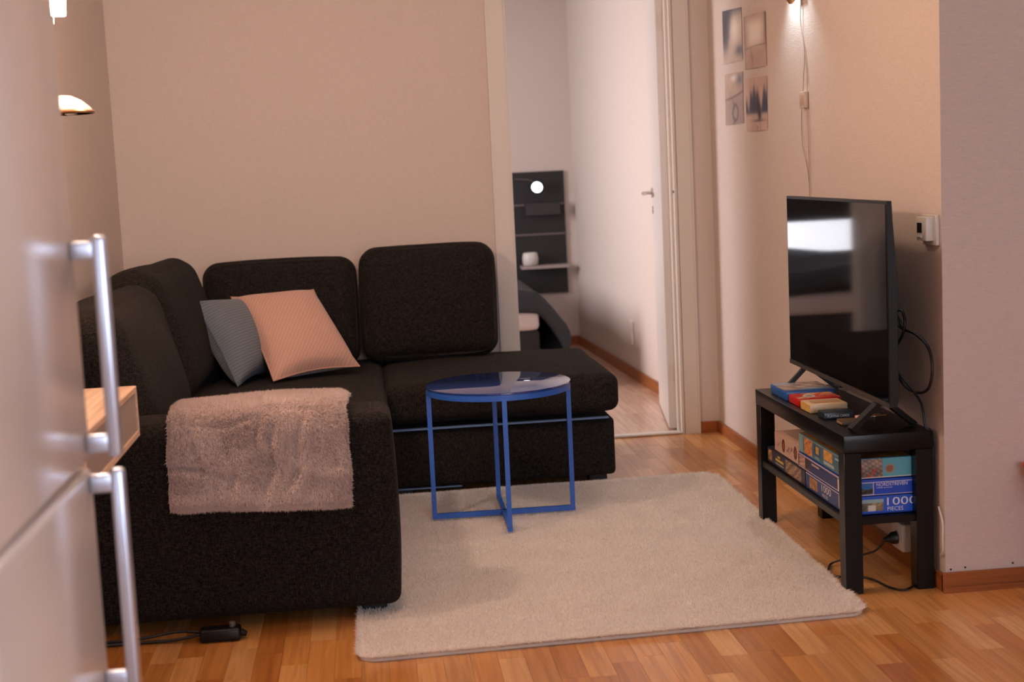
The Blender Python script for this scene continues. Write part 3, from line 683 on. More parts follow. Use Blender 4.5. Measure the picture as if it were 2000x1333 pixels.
# ------------------------------------------------------------------ blue side table
TX, TY, TRd, TZ = 0.438, 4.962, 0.250, 0.487
st_ = thing('side_table', (TX, TY, 0.012), 'round blue metal side table with blue glass top on the rug', 'table')
bm = bmesh.new(); seg = 64
prof4 = [(TRd-0.012, TZ-0.020), (TRd+0.003, TZ-0.020), (TRd+0.003, TZ), (TRd-0.012, TZ)]
R = [[bm.verts.new((TX+r*math.cos(2*PI*k/seg), TY+r*math.sin(2*PI*k/seg), z)) for r, z in prof4] for k in range(seg)]
for k in range(seg):
    for q in range(4): bm.faces.new((R[k][q], R[(k+1) % seg][q], R[(k+1) % seg][(q+1) % 4], R[k][(q+1) % 4]))
put('rim', bm, M['blue_metal'], st_, smooth=40)
put('glass_top', lathe([(TRd+0.001, TZ), (TRd+0.004, TZ+0.001), (TRd+0.004, TZ+0.007), (TRd+0.002, TZ+0.008)], (TX, TY, 0), 72), M['table_glass'], st_, smooth=35)
ta = math.radians(-1.0); ZB = 0.020
for k in range(4):
    a = ta+k*PI/2; p = Vector((TX+TRd*math.cos(a)*0.985, TY+TRd*math.sin(a)*0.985, 0))
    put('leg', bar(bmesh.new(), p+Vector((0, 0, ZB)), p+Vector((0, 0, TZ-.01)), 0.016, 0.016, up=(math.cos(a), math.sin(a), 0)), M['blue_metal'], st_)
for k in range(2):
    a = ta+k*PI/2; d = Vector((math.cos(a), math.sin(a), 0))*TRd*0.985
    put('cross_bar', bar(bmesh.new(), Vector((TX, TY, ZB+.009))-d, Vector((TX, TY, ZB+.009))+d, 0.014, 0.018), M['blue_metal'], st_)

# ------------------------------------------------------------------ TV bench
BX, BXE, BYN, BYF, BH = 1.290, 1.549, 3.805, 4.705, 0.455
be = thing('tv_bench', (1.42, 4.25, 0), 'low black bench holding the television, with a lower shelf of puzzles', 'tv bench')
put('top_panel', rbox(BX, BXE, BYN, BYF, BH-0.050, BH, 0.0025, 2), M['bench'], be, smooth=40)
for x in (BX+.001, BXE-.051):
    for y in (BYN+.001, BYF-.051):
        put('leg', rbox(x, x+.05, y, y+.05, 0, BH-0.050, 0.002, 1), M['bench'], be, smooth=40)
put('shelf', rbox(BX+.004, BXE-.004, BYN+.012, BYF-.012, 0.196, 0.218, 0.002, 1), M['bench'], be, smooth=40)

# ------------------------------------------------------------------ television
TVX, TY0, TY1, TZ0, TZ1 = 1.413, 3.752, 4.728, 0.535, 1.102
tv = thing('television', (1.43, 4.21, BH), 'black flat screen television standing on the black bench', 'television')
bm = bmesh.new()
prof_tv = [(TVX, TZ0), (TVX, TZ1), (TVX+0.014, TZ1), (TVX+0.016, TZ1-.05), (TVX+0.026, TZ1-.20), (TVX+0.027, TZ0+.03), (TVX+0.022, TZ0)]
A0 = [bm.verts.new((a, TY0, z)) for a, z in prof_tv]; A1 = [bm.verts.new((a, TY1, z)) for a, z in prof_tv]
bm.faces.new(A0); bm.faces.new(A1[::-1])
for i in range(len(prof_tv)): bm.faces.new((A0[i], A1[i], A1[(i+1) % len(prof_tv)], A0[(i+1) % len(prof_tv)]))
bmesh.ops.recalc_face_normals(bm, faces=bm.faces[:])
bmesh.ops.bevel(bm, geom=bm.edges[:], offset=0.0015, segments=1, affect='EDGES')
put('housing', bm, M['black_plastic'], tv)
put('back_cover', rbox(TVX+.02, TVX+.066, TY0+.16, TY1-.16, TZ0+.03, TZ1-.22, .015, 3), M['black_plastic'], tv, smooth=40)
put('screen', boxes((TVX-0.0015, TVX+.002, TY0+.009, TY1-.009, TZ0+.016, TZ1-.009)), M['screen'], tv)
put('bottom_bezel', boxes((TVX-0.003, TVX+.002, TY0+.002, TY1-.002, TZ0, TZ0+.014)), mat('dark_bezel', (0.05, 0.045, 0.042), 0.35), tv)
put('sensor', boxes((TVX-0.001, TVX+.012, 4.19, 4.25, TZ0-.008, TZ0+.001)), M['black_plastic'], tv)
for yc, sy in ((3.87, 1), (4.60, -1)):
    ft = bmesh.new()
    bar(ft, (TVX+.020, yc, TZ0+.006), (1.335 if sy > 0 else 1.360, yc-.015*sy, BH+.007), 0.028, 0.014)
    bar(ft, (TVX+.020, yc, TZ0+.006), (1.530, yc+.02*sy, BH+.007), 0.028, 0.014)
    put('foot', ft, M['black_plastic'], tv)
tv.rotation_euler.z = math.radians(-1.0)      # the set stands turned a touch on the bench
cb = thing('tv_cable', (1.54, 3.9, BH), 'black cable looping behind the television down to the bench', 'cable')
lp = [(3.99, .722), (4.06, .760), (4.015, .772), (3.985, .745), (3.992, .708), (4.04, .665), (4.07, .630), (4.06, .585), (4.00, .552), (3.90, .548), (3.815, .570), (3.778, .615), (3.785, .663), (3.83, .695), (3.92, .715), (4.01, .720), (4.09, .745)]
put('cord', tube(spline([(1.540+.004*math.sin(i), a, b2) for i, (a, b2) in enumerate(lp)], 6), 0.0042, 8), M['cable'], cb, smooth=180)
put('cord', tube(spline([(1.535, 4.09, .66), (1.532, 4.06, .632), (1.528, 4.00, .59), (1.53, 3.90, .553), (1.535, 3.852, .52), (1.537, 3.832, .46), (1.553, 3.828, .44), (1.557, 3.83, .30), (1.550, 3.86, .16)], 6), 0.0036, 8), M['cable'], cb, smooth=180)

# ------------------------------------------------------------------ puzzles on the bench shelf
def col(*c): return np.array(c, float)
def body_box(name, x0, x1, y0, y1, z0, z1, base, label, cat='puzzle box', group='puzzle boxes on the bench shelf', r=0.003):
    return put(name, rbox(x0, x1, y0, y1, z0, z1, r, 2), mat(name+'_card', srgb(*base), 0.4, var=0.05), label=label, cat=cat, group=group, smooth=40)
PX0 = 1.308
def end_print(o, x0, x1, y, z0, z1, fn, nu=60, nv=24): return printed('end_print', (x0, y, z0), (x1-x0, 0, 0), (0, 0, z1-z0), fn, nu, nv, M['print'], o)
def side_print(o, x, y0, y1, z0, z1, fn, nu=70, nv=24): return printed('side_print', (x, y1, z0), (0, y0-y1, 0), (0, 0, z1-z0), fn, nu, nv, M['print'], o)
def top_print(o, x0, x1, y0, y1, z, fn, nu=40, nv=40): return printed('top_print', (x0, y0, z), (x1-x0, 0, 0), (0, y1-y0, 0), fn, nu, nv, M['print'], o)
E_ = 0.0018
# bottom right: 1000 pieces
z0, z1 = 0.219, 0.2715
p1 = body_box('puzzle_box', PX0, 1.535, 3.838, 4.215, z0, z1, (26, 66, 168), 'blue puzzle box reading 1000 pieces, bottom of the near stack')
def f1(U, V):
    c = np.tile(col(36, 96, 220), (len(U), 1)); c[V < .08] = (26, 70, 170)
    pic = rect(U, V, .16, .46, .14, .86); n = vnoise(U*40, V*16, 1.0, 3)
    pc = mixc((60, 70, 60), (190, 170, 130), (n+1)/2); pc[(V > .62)] = (150, 190, 200); w = (U > .27) & (U < .36) & (V < .5); pc[w] = (225, 222, 215)
    c[pic] = pc[pic]; c[rect(U, V, .02, .07, .08, .36)] = (235, 180, 130); return c
end_print(p1, PX0+E_, 1.533, 3.838, z0+E_, z1-E_, f1)
lettering('1000', (1.424, 3.838, z0+.0235), (1, 0, 0), (0, 0, 1), 0.086, 0.0225, M['white_ink'], p1)
lettering('PIECES', (1.425, 3.838, z0+.0075), (1, 0, 0), (0, 0, 1), 0.046, 0.0115, M['white_ink'], p1)
def f1s(U, V):
    c = np.tile(col(34, 58, 120), (len(U), 1)); n = vnoise(U*50, V*14, 1.0, 5)
    a = rect(U, V, .10, .30, .15, .85); c[a] = mixc((90, 70, 60), (235, 160, 60), (n+1)/2)[a]
    a = rect(U, V, .82, .95, .12, .9); c[a] = (222, 196, 170); c[V > .95] = (210, 190, 190); return c
side_print(p1, PX0, 3.84, 4.213, z0+E_, z1-E_, f1s)
lettering('1000', (PX0, 4.06, z0+.024), (0, -1, 0), (0, 0, 1), 0.085, 0.021, M['white_ink'], p1)
lettering('PIECES', (PX0, 4.055, z0+.008), (0, -1, 0), (0, 0, 1), 0.050, 0.010, M['white_ink'], p1)
# middle right: blue landscape puzzle
z0, z1 = 0.2725, 0.320
p2 = body_box('puzzle_box', PX0, 1.532, 3.838, 4.290, z0, z1, (24, 62, 165), 'blue puzzle box with a landscape picture, middle of the near stack')
def f2(U, V):
    c = np.tile(col(26, 78, 200), (len(U), 1)); n = vnoise(U*40, V*14, 1.0, 8)
    a = rect(U, V, .03, .33, .08, .80); pc = mixc((18, 22, 26), (120, 110, 96), (n+.6)/2); sky = V > .5+.12*np.sin(U*18); pc[sky] = (40, 110, 180); c[a] = pc[a]
    fr_ = (rect(U, V, .01, .35, .03, .86) & ~a) | ((V > .80) & (V < .86)) | (V < .05); c[fr_] = (190, 196, 225); return c
end_print(p2, PX0+E_, 1.530, 3.838, z0+E_, z1-E_, f2, 80, 34)
lettering('NORDSTREVEN', (1.394, 3.838, z0+.0265), (1, 0, 0), (0, 0, 1), 0.090, 0.0095, M['white_ink'], p2)
lettering('1000 pieces', (1.395, 3.838, z0+.0195), (1, 0, 0), (0, 0, 1), 0.045, 0.0048, M['white_ink'], p2)
def f2s(U, V):
    c = np.tile(col(34, 50, 110), (len(U), 1)); n = vnoise(U*40, V*14, 1.0, 9)
    a = rect(U, V, .02, .15, .1, .84); c[a] = mixc((150, 110, 100), (226, 196, 176), (n+1)/2)[a]
    a = rect(U, V, .16, .26, .1, .84); c[a] = mixc((40, 30, 30), (140, 90, 70), (n+1)/2)[a]
    c[rect(U, V, .29, .46, .62, .78)] = (200, 170, 175); a = rect(U, V, .84, .95, .05, .85); c[a] = (222, 200, 185)
    c[(V > .88)] = (196, 178, 180); c[V < .05] = (200, 180, 185); return c
side_print(p2, PX0, 3.84, 4.288, z0+E_, z1-E_, f2s)
# top right: teal puzzle
z0, z1 = 0.321, 0.379
p3 = body_box('puzzle_box', PX0+.002, 1.500, 3.842, 4.285, z0, z1, (70, 150, 176), 'teal puzzle box with an orange picture lid, top of the near stack')
def f3(U, V):
    c = np.tile(col(96, 176, 196), (len(U), 1)); n = vnoise(U*60, V*20, 1.0, 12); n2_ = vnoise(U*60, V*20, 1.0, 13)
    a = rect(U, V, 0, .17, 0, 1); c[a] = mixc((60, 90, 160), (150, 180, 190), (n+1)/2)[a]
    a = rect(U, V, .19, .55, 0, 1); pc = mixc((70, 60, 60), (200, 180, 165), (n+1)/2); r_ = (n2_ > .35) & (V < .5); pc[r_] = (205, 60, 40); c[a] = pc[a]
    d = np.hypot((U-.66)/.30, (V-.45)); rg = (d < .26); c[rg] = (150, 150, 140); c[d < .18] = (150, 100, 80); c[(U > .17) & (U < .19)] = (215, 220, 215); c[V < .04] = (225, 225, 215); return c
end_print(p3, PX0+.004, 1.498, 3.842, z0+E_, z1-E_, f3, 80, 34)
def f3s(U, V):
    c = np.tile(col(66, 108, 130), (len(U), 1)); n = vnoise(U*50, V*14, 1.0, 15)
    c[U < .10] = (120, 160, 168); a = rect(U, V, .12, .30, .05, .95); c[a] = mixc((150, 70, 40), (240, 190, 120), (n+1)/2)[a]
    a = rect(U, V, .34, .48, .2, .85); c[a] = (44, 74, 120); a = rect(U, V, .38, .44, .4, .8); c[a] = (200, 165, 60); a = rect(U, V, .35, .46, .1, .26); c[a] = (120, 150, 165)
    a = rect(U, V, .54, .72, .35, .9); c[a] = mixc((190, 130, 50), (235, 190, 110), (n+1)/2)[a]; a = rect(U, V, .54, .76, .12, .28); c[a] = (170, 190, 195)
    a = rect(U, V, .78, .90, .72, .82); c[a] = (180, 195, 205); c[V > .95] = (170, 165, 150); c[U > .955] = (24, 80, 190); return c
side_print(p3, PX0+.002, 3.844, 4.283, z0+E_, z1-E_, f3s, 90, 30)
def f3t(U, V):
    n = vnoise(U*16, V*50, 1.0, 18); c = mixc((80, 58, 34), (226, 140, 44), (n+.9)/2); e = (U < .03) | (V < .02) | (V > .98); c[e] = (150, 140, 110); return c
top_print(p3, PX0+.004, 1.498, 3.844, 4.283, z1, f3t)
# far end: dark puzzle and beige game
z0, z1 = 0.219, 0.2705
p4 = body_box('puzzle_box', PX0, 1.53, 4.222, 4.635, z0, z1, (44, 44, 62), 'dark puzzle box with yellow print at the far end of the shelf')
def f4(U, V):
    c = np.tile(col(50, 50, 66), (len(U), 1)); n = vnoise(U*50, V*14, 1.0, 22)
    a = rect(U, V, .02, .13, .2, .9); c[a] = mixc((110, 80, 40), (225, 180, 110), (n+1)/2)[a]
    c[rect(U, V, .22, .44, .40, .58)] = (205, 180, 90); c[rect(U, V, .28, .36, .66, .8)] = (200, 185, 80); c[rect(U, V, .22, .44, .18, .28)] = (170, 165, 175)
    a = rect(U, V, .50, .90, .05, .92); c[a] = mixc((80, 66, 60), (200, 160, 130), (n+1)/2)[a]; return c
side_print(p4, PX0, 4.224, 4.633, z0+E_, z1-E_, f4)
z0, z1 = 0.2715, 0.336
p5 = body_box('puzzle_box', PX0+.004, 1.49, 4.298, 4.560, z0, z1, (206, 170, 150), 'beige pink puzzle box lying on the dark one', r=0.004)
def f5(U, V):
    c = np.tile(col(204, 172, 156), (len(U), 1)); n = vnoise(U*60, V*14, 1.0, 25)
    for cx in (.38, .88):
        d = np.hypot((U-cx)/.07, (V-.5)/.36); c[d < 1] = (96, 56, 40); c[d < .5] = (150, 90, 60)
    a = rect(U, V, .5, .78, .3, .66) & (n > .1); c[a] = (150, 116, 110); a = rect(U, V, .04, .25, .2, .6) & (n > .3); c[a] = (160, 130, 120); return c
side_print(p5, PX0+.004, 4.30, 4.558, z0+E_, z1-E_, f5)

# ------------------------------------------------------------------ games on the bench top
g1 = body_box('game_box', 1.315, 1.475, 4.425, 4.605, BH+.0005, BH+.030, (46, 98, 176), 'blue and white game box at the far end of the bench top', 'game box', 'game boxes on the bench top')
def g1t(U, V):
    n = vnoise(U*16, V*18, 1.0, 31); c = mixc((120, 110, 112), (220, 200, 190), (n+1)/2); c[V < .16] = (40, 92, 170); c[(V >= .16) & (V < .26) & (U > .4)] = (120, 190, 220); c[(U < .5) & (V > .8)] = (150, 180, 205); return c
top_print(g1, 1.317, 1.473, 4.427, 4.603, BH+.030, g1t)
g2 = body_box('game_box', 1.318, 1.455, 4.305, 4.412, BH+.0005, BH+.025, (206, 36, 28), 'red and cream game box on the bench top', 'game box', 'game boxes on the bench top')
def g2t(U, V):
    n = vnoise(U*22, V*14, 1.0, 33); c = mixc((222, 190, 150), (205, 40, 30), (n+.2)*2); c[(U > .6) & (V > .5)] = mixc((225, 160, 90), (180, 60, 30), (n+.5))[(U > .6) & (V > .5)]
    d = np.hypot((U-.35)/.5, V-.45); c[d < .28] = (226, 220, 210); c[d < .16] = (150, 150, 165); return c
top_print(g2, 1.320, 1.453, 4.307, 4.410, BH+.025, g2t)
g3 = body_box('card_box', 1.314, 1.432, 4.178, 4.272, BH+.0005, BH+.028, (222, 196, 160), 'cream card box with a yellow end on the bench top', 'card box', 'game boxes on the bench top')
printed('end_print', (1.314, 4.270, BH+.003), (0, -.090, 0), (0, 0, .023), lambda U, V: mixc((232, 190, 110), (214, 150, 50), vnoise(U*6, V*4, 1.0, 35)), 16, 8, M['print'], g3)
printed('top_print', (1.33, 4.20, BH+.028), (.09, 0, 0), (0, .05, 0), lambda U, V: mixc((196, 150, 110), (214, 180, 140), V), 8, 8, M['print'], g3)
g4 = body_box('playing_cards', 1.320, 1.412, 4.062, 4.126, BH+.0005, BH+.021, (30, 44, 56), 'dark blue pack of playing cards on the bench top', 'playing cards', 'game boxes on the bench top')
lettering('PLAYING CARDS', (1.330, 4.062, BH+.007), (1, 0, 0), (0, 0, 1), 0.066, 0.0075, M['white_ink'], g4)
g5 = body_box('match_box', 1.338, 1.392, 3.955, 4.005, BH+.0005, BH+.014, (92, 76, 58), 'small olive brown box beside the near television foot', 'box', r=0.002)
put('label_strip', boxes((1.3375, 1.3380, 3.957, 4.003, BH+.004, BH+.009)), mat('tan_strip', srgb(170, 136, 104), 0.5), g5)
g6 = thing('key_ring', (1.43, 4.06, BH), 'small bunch of keys with a pink tag on the bench top', 'keys')
put('tag', softbox((1.425, 4.045, BH+.006), (.016, .010, .005), .004, n=8), mat('pink_tag', srgb(225, 175, 170), 0.4), g6, smooth=180)
put('ring', tube([(1.452+.013*math.cos(a), 4.06+.013*math.sin(a), BH+.004) for a in np.linspace(0, 2*PI, 20)[:-1]], 0.0014, 6, closed=True), M['steel'], g6, smooth=180)
for k, (ax_, ay_) in enumerate(((1.475, 4.085), (1.482, 4.055))):
    kb = lathe([(0.010, 0), (0.010, 0.002)], (ax_-.012, ay_, BH+.002+.002*k), 12); bar(kb, (ax_-.004, ay_, BH+.003+.002*k), (ax_+.026, ay_+.004, BH+.003+.002*k), .006, .002)
    put('key', kb, M['brass'], g6)

# ------------------------------------------------------------------ socket, plug and floor cable
so = thing('wall_socket', (1.55, 3.95, 0.07), 'white surface mounted power socket under the bench', 'socket')
put('housing', rbox(1.500, 1.553, 3.925, 4.010, 0.075, 0.158, 0.006, 2), M['white_plastic'], so, smooth=40)
put('back_plate', rbox(1.553, XR, 3.905, 4.06, 0.075, 0.165, 0.002, 1), M['white_plastic'], so, smooth=40)
put('face_recess', lathe([(0.022, 0), (0.022, 0.001)], (1.500, 3.965, 0.112), 20, (-1, 0, 0)), M['white_plastic'], so)
pc = thing('power_cable', (1.42, 3.98, 0), 'black power cable with plug curling on the floor under the bench', 'cable')
put('plug', lathe([(0.019, 0), (0.018, .014), (0.010, .026), (0.006, .040)], (1.499, 3.965, 0.112), 16, (-1, 0.12, -0.18)), M['cable'], pc, smooth=60)
put('cord', tube(spline([(1.463, 3.968, .105), (1.44, 3.985, .070), (1.40, 4.06, .035), (1.350, 4.10, .010), (1.322, 4.060, .005), (1.308, 4.010, .005), (1.325, 3.972, .005), (1.36, 3.975, .005), (1.405, 3.925, .005), (1.427, 3.83, .005), (1.462, 3.80, .005), (1.515, 3.86, .005), (1.532, 3.90, .02), (1.536, 3.900, .06)], 7), 0.0032, 8), M['cable'], pc, smooth=180)
put('connector', rbox(1.528, 1.542, 3.892, 3.908, .03, .075, .003), M['cable'], pc)
wc = put('white_cable', tube(spline([(1.555, 3.79, .24), (1.556, 3.765, .20), (1.553, 3.758, .16), (1.556, 3.765, .12), (1.558, 3.79, .10)], 6), 0.0025, 8), M['white_plastic'], label='thin white cable arching out behind the near bench leg', cat='cable', smooth=180)

# power adapter in front of the sofa arm
pa = thing('power_adapter', (-0.44, 3.85, 0), 'black power adapter lying on the floor before the sofa armrest', 'adapter')
put('housing', rbox(-0.505, -0.395, 3.822, 3.872, 0.001, 0.036, 0.008, 3), M['black_plastic'], pa, smooth=40)
put('strain_relief', tube([(-0.396, 3.847, .018), (-0.380, 3.847, .012)], [0.012, 0.006], 10), M['black_plastic'], pa, smooth=60)
put('knob', lathe([(0.009, 0), (0.009, .012), (0.006, .014)], (-0.418, 3.850, .035), 14), mat('grey_knob', (.12, .1, .09), .4), pa, smooth=50)
put('cord', tube(spline([(-0.503, 3.847, .02), (-0.58, 3.852, .008), (-0.70, 3.86, .006), (-0.85, 3.85, .006)], 6), 0.0045, 8), M['cable'], pa, smooth=180)
put('cord', tube(spline([(-0.503, 3.862, .02), (-0.57, 3.875, .024), (-0.68, 3.872, .012), (-0.85, 3.88, .006)], 6), 0.0045, 8), M['cable'], pa, smooth=180)

# ------------------------------------------------------------------ on the TV wall
ph = []
def sg(x, k=14): return 1/(1+np.exp(-np.clip(x*k, -40, 40)))
def lay(c, colr, t): return c*(1-t)[:, None]+np.array(colr, float)*t[:, None]
def ph1(U, V):
    n = vnoise(U*9, V*12, 1.0, 51); c = mixc((208, 190, 178), (190, 176, 168), (n+1)/2)
    c = lay(c, (66, 68, 84), sg(.40-U+.5*(V-.62)+.05*n)*sg(V-.30+.3*U)); c = lay(c, (72, 76, 92), sg(V-.84-.12*U, 20))
    c = lay(c, (246, 240, 232), np.exp(-((U-.66)/.24)**2-((V-.62)/.28)**2)); c = lay(c, (96, 104, 118), np.exp(-((U-.86)/.18)**2-((V-.20)/.10)**2)*.9); return c
def ph2(U, V):
    n = vnoise(U*9, V*9, 1.0, 52); c = mixc((206, 184, 172), (190, 168, 160), (n+1)/2); c = lay(c, (252, 248, 242), np.exp(-((U-.52)/.36)**4-((V-.64)/.27)**4)*.95)
    c = lay(c, (126, 104, 102), np.exp(-((V-.385-.03*U)/.012)**2)*.8); c = lay(c, (116, 98, 104), np.exp(-((U-.36-.04*np.sin(V*14))/.03)**2)*sg(V-.10, 40)*sg(.32-V, 40)*.8)
    c = lay(c, (118, 98, 98), sg(U-.95, 60)*sg(V-.36, 30)*.8); c = lay(c, (150, 128, 124), sg(.06-U, 50)*.7); c = lay(c, (196, 172, 166), sg(.36-V, 20)*.5); return c
def ph3(U, V):
    n = vnoise(U*12, V*12, 1.0, 53); c = mixc((200, 176, 162), (176, 156, 148), (n+1)/2); c = lay(c, (160, 144, 142), sg(.50-V+.08*U, 40)*.7)
    c = lay(c, (96, 88, 90), np.exp(-((V-.50-.13*U*U)/.018)**2)*sg(U-.0, 8)*.9); c = lay(c, (236, 228, 220), np.exp(-((U-.55)/.2)**2-((V-.90)/.07)**2)); c = lay(c, (118, 126, 140), np.exp(-((U-.84)/.14)**2-((V-.86)/.09)**2))
    c = lay(c, (92, 88, 96), np.exp(-(((np.hypot((U-.60)/.9, V-.22))-.15)/.03)**2)*.8); c = lay(c, (88, 84, 92), np.exp(-((U-.50-.05*np.sin(V*22))/.03)**2)*sg(.46-V, 30)*.8); return c
def ph4(U, V):
    n = vnoise(U*16, V*9, 1.0, 54); c = mixc((216, 190, 176), (200, 176, 166), (n+1)/2); ridge = .62+.16*np.sin(U*11+3.6)+.09*np.sin(U*31)
    c = lay(c, (70, 74, 102), sg(V-.33, 60)*sg(ridge-V, 22)); c = lay(c, (50, 50, 68), np.exp(-((U-.58-.10*sg(.42-V, 14))/.075)**2)*sg(V-.20, 40)*sg(.72-V, 20)*.95)
    c = lay(c, (92, 84, 94), np.exp(-((U-.62)/.26)**2-((V-.19)/.02)**2)*.9); c = lay(c, (120, 112, 120), np.exp(-((U-.62)/.08)**2-((V-.08)/.08)**2)*(n > -.1)*.8); return c
names = ['dark cliff', 'pale shore', 'thin tree', 'dark forest']
PHS = [((6.058, 1.855), (5.753, 1.838), (5.753, 1.629), (6.059, 1.632), ph1, 'monochrome photo print of a dark slope, upper left of four on the wall'),
       ((5.724, 1.797), (5.411, 1.786), (5.410, 1.581), (5.720, 1.586), ph2, 'pale monochrome photo print, upper right of four on the wall'),
       ((6.045, 1.590), (5.758, 1.583), (5.763, 1.377), (6.053, 1.376), ph3, 'grey photo print with a thin tree, lower left of four on the wall'),
       ((5.722, 1.550), (5.414, 1.543), (5.418, 1.338), (5.721, 1.341), ph4, 'photo print of a dark tree before dark woods, lower right of four on the wall')]
for tl, tr_, br, bl_, fn, lab in PHS:
    n = 40; U, V = np.meshgrid(np.linspace(0, 1, n), np.linspace(0, 1, n), indexing='ij'); U = U.ravel(); V = V.ravel()
    tl, tr_, br, bl_ = [np.array(q) for q in (tl, tr_, br, bl_)]
    q = (bl_*(1-U)[:, None]+br*U[:, None])*(1-V)[:, None]+(tl*(1-U)[:, None]+tr_*U[:, None])*V[:, None]
    P = np.stack([np.full(len(q), XR-0.0035)+0.0015*np.cos(U*6), q[:, 0], q[:, 1]], 1)
    c = np.clip(fn(U, V), 0, 255)/255; c = np.where(c <= .04045, c/12.92, ((c+.055)/1.055)**2.4)
    F = [(i*n+j, (i+1)*n+j, (i+1)*n+j+1, i*n+j+1) for i in range(n-1) for j in range(n-1)]
    put('photo_print', np_mesh('photo_print', P, F, np.concatenate([c, np.ones((len(c), 1))], 1)), M['photo'], label=lab, cat='photo print', group='four photo prints on the wall')
wl = thing('wall_lamp', (XR, 4.95, 1.80), 'small wall lamp at the top of the frame with a thin hanging cord', 'lamp')
put('bracket', rbox(XR-0.012, XR, 4.925, 4.985, 1.79, 1.90, .004), M['white_plastic'], wl, smooth=40)
put('socket', lathe([(0.006, 0), (0.016, .012), (0.017, .05), (.012, .06)], (XR-0.045, 4.945, 1.758), 16), M['brass'], wl, smooth=50)
put('arm', tube([(XR-0.010, 4.95, 1.86), (XR-0.045, 4.945, 1.86), (XR-0.045, 4.945, 1.81)], .005, 8), M['brass'], wl, smooth=50)
cz = [(4.953, 1.79), (4.963, 1.72), (4.96, 1.684), (4.926, 1.593), (4.944, 1.507), (4.955, 1.437)]
put('cord', tube(spline([(XR-.006, a, b2) for a, b2 in cz], 6), .0013, 6), M['clear_cable'], wl)
put('cord', tube(spline([(XR-.006, 4.93, 1.60), (XR-.006, 4.905, 1.52), (XR-.006, 4.91, 1.42), (XR-.006, 4.905, 1.25), (XR-.006, 4.905, 1.06)], 6), .0011, 6), M['clear_cable'], wl)
put('cord', tube(spline([(XR-.006, 4.972, 1.40), (XR-.006, 4.981, 1.331), (XR-.006, 4.969, 1.259), (XR-.006, 4.926, 1.196), (XR-.006, 4.912, 1.151), (XR-.006, 4.905, 1.06), (XR-.006, 4.90, .50)], 6), .0013, 6), M['clear_cable'], wl)
put('switch', rbox(XR-.018, XR-.003, 4.905, 4.962, 1.398, 1.456, .004), mat('clear_switch', (.55, .43, .35), .3), wl, smooth=40)
d = bpy.data.lights.new('wall_lamp_light', 'SPOT'); d.energy = 13.0; d.color = (0.80, 0.94, 1.0); d.spot_size = math.radians(110); d.spot_blend = .8; d.shadow_soft_size = .01
o = bpy.data.objects.new('wall_lamp_light', d); C.objects.link(o); o.location = (XR-0.032, 5.0, 1.895); o.rotation_euler = Vector((.10, -.0, -1)).to_track_quat('-Z', 'Y').to_euler()
th = thing('thermostat', (XR, 3.85, 1.0), 'white wall thermostat with small dark display near the wall edge', 'thermostat')
put('plate', rbox(XR-.010, XR, 3.785, 3.885, .972, 1.056, .002, 1), M['white_plastic'], th, smooth=40)
put('housing', rbox(XR-.030, XR-.008, 3.805, 3.878, .984, 1.050, .003, 2), M['white_plastic'], th, smooth=40)
put('display', boxes((XR-.0308, XR-.0298, 3.835, 3.868, 1.006, 1.034)), M['black_plastic'], th)
put('button', rbox(XR-.033, XR-.029, 3.835, 3.868, .992, .998, .001, 1), M['white_plastic'], th)

# red stool at the right edge of the frame
rs = thing('red_stool', (1.96, 3.57, 0), 'red painted stool peeking in at the right edge by the wall', 'stool')
put('seat', rbox(1.770, 2.10, 3.42, 3.725, .352, .367, .003), M['red'], rs, smooth=40)
put('apron', rbox(1.776, 2.094, 3.426, 3.719, .332, .349, .002), M['red'], rs, smooth=40)
for x in (1.83, 2.05):
    for y in (3.45, 3.66): put('leg', rbox(x-.014, x+.014, y, y+.028, 0, .333, .002, 1), M['red'], rs)

# ------------------------------------------------------------------ bedroom things
pn = thing('wall_panel', (1.0, BY, .37), 'black wall panel with narrow shelves seen in the bedroom', 'wall panel')
put('board', boxes((0.95, 1.39, BY-.02, BY-.0005, .37, 1.21)), M['peg'], pn)
for z in (0.985, 0.78): put('rail', boxes((0.95, 1.392, BY-.026, BY-.02, z-.006, z+.006)), mat('grey_rail', (.16, .12, .13), .5), pn)
put('shelf', boxes((1.06, 1.385, BY-.16, BY-.02, .552, .572)), mat('shelf_board', (.42, .34, .33), .5), pn)
put('ledge_box', boxes((1.11, 1.345, BY-.10, BY-.02, .915, .995)), mat('dark_ledge', (.035, .028, .034), .6), pn)
cp = put('cup', lathe([(.040, 0), (.052, .01), (.055, .05), (.050, .082), (.045, .088), (.035, .078)], (1.125, BY-.10, .573), 24), M['white_plastic'], label='small white cup on the bedroom panel shelf', cat='cup', smooth=50)
rl = thing('reading_lamp', (1.2, BY-.02, 1.11), 'small lit reading lamp on the black bedroom panel', 'lamp')
put('head', lathe([(.012, -.03), (.040, 0), (.042, .012)], (1.197, BY-.085, 1.108), 24, (-.25, -1, -.25)), M['black_plastic'], rl, smooth=50)
put('lens', lathe([(.036, 0), (.037, .004)], Vector((1.197, BY-.085, 1.108))+Vector((-.25, -1, -.25)).normalized()*.011, 24, (-.25, -1, -.25)), mat('lit_lens', (.9, .95, .95), .4, emit=(.9, 1.0, .98), estr=4.0), rl)
put('arm', tube(spline([(1.20, BY-.06, 1.12), (1.15, BY-.05, 1.155), (1.05, BY-.02, 1.165)]), .004, 6), mat('grey_arm', (.12, .1, .1), .4), rl)
bd = thing('bed', (.2, 8.85, 0), 'bed with dark grey bedspread and white sheet beyond the doorway', 'bed')
put('base', rbox(-.55, .945, 7.90, 9.67, .05, .335, .02, 2), M['bed_base'], bd, smooth=40)
put('mattress', softbox((.195, 8.78, .395), (.755, .89, .065), .04, n=16), M['sheet'], bd, smooth=180)
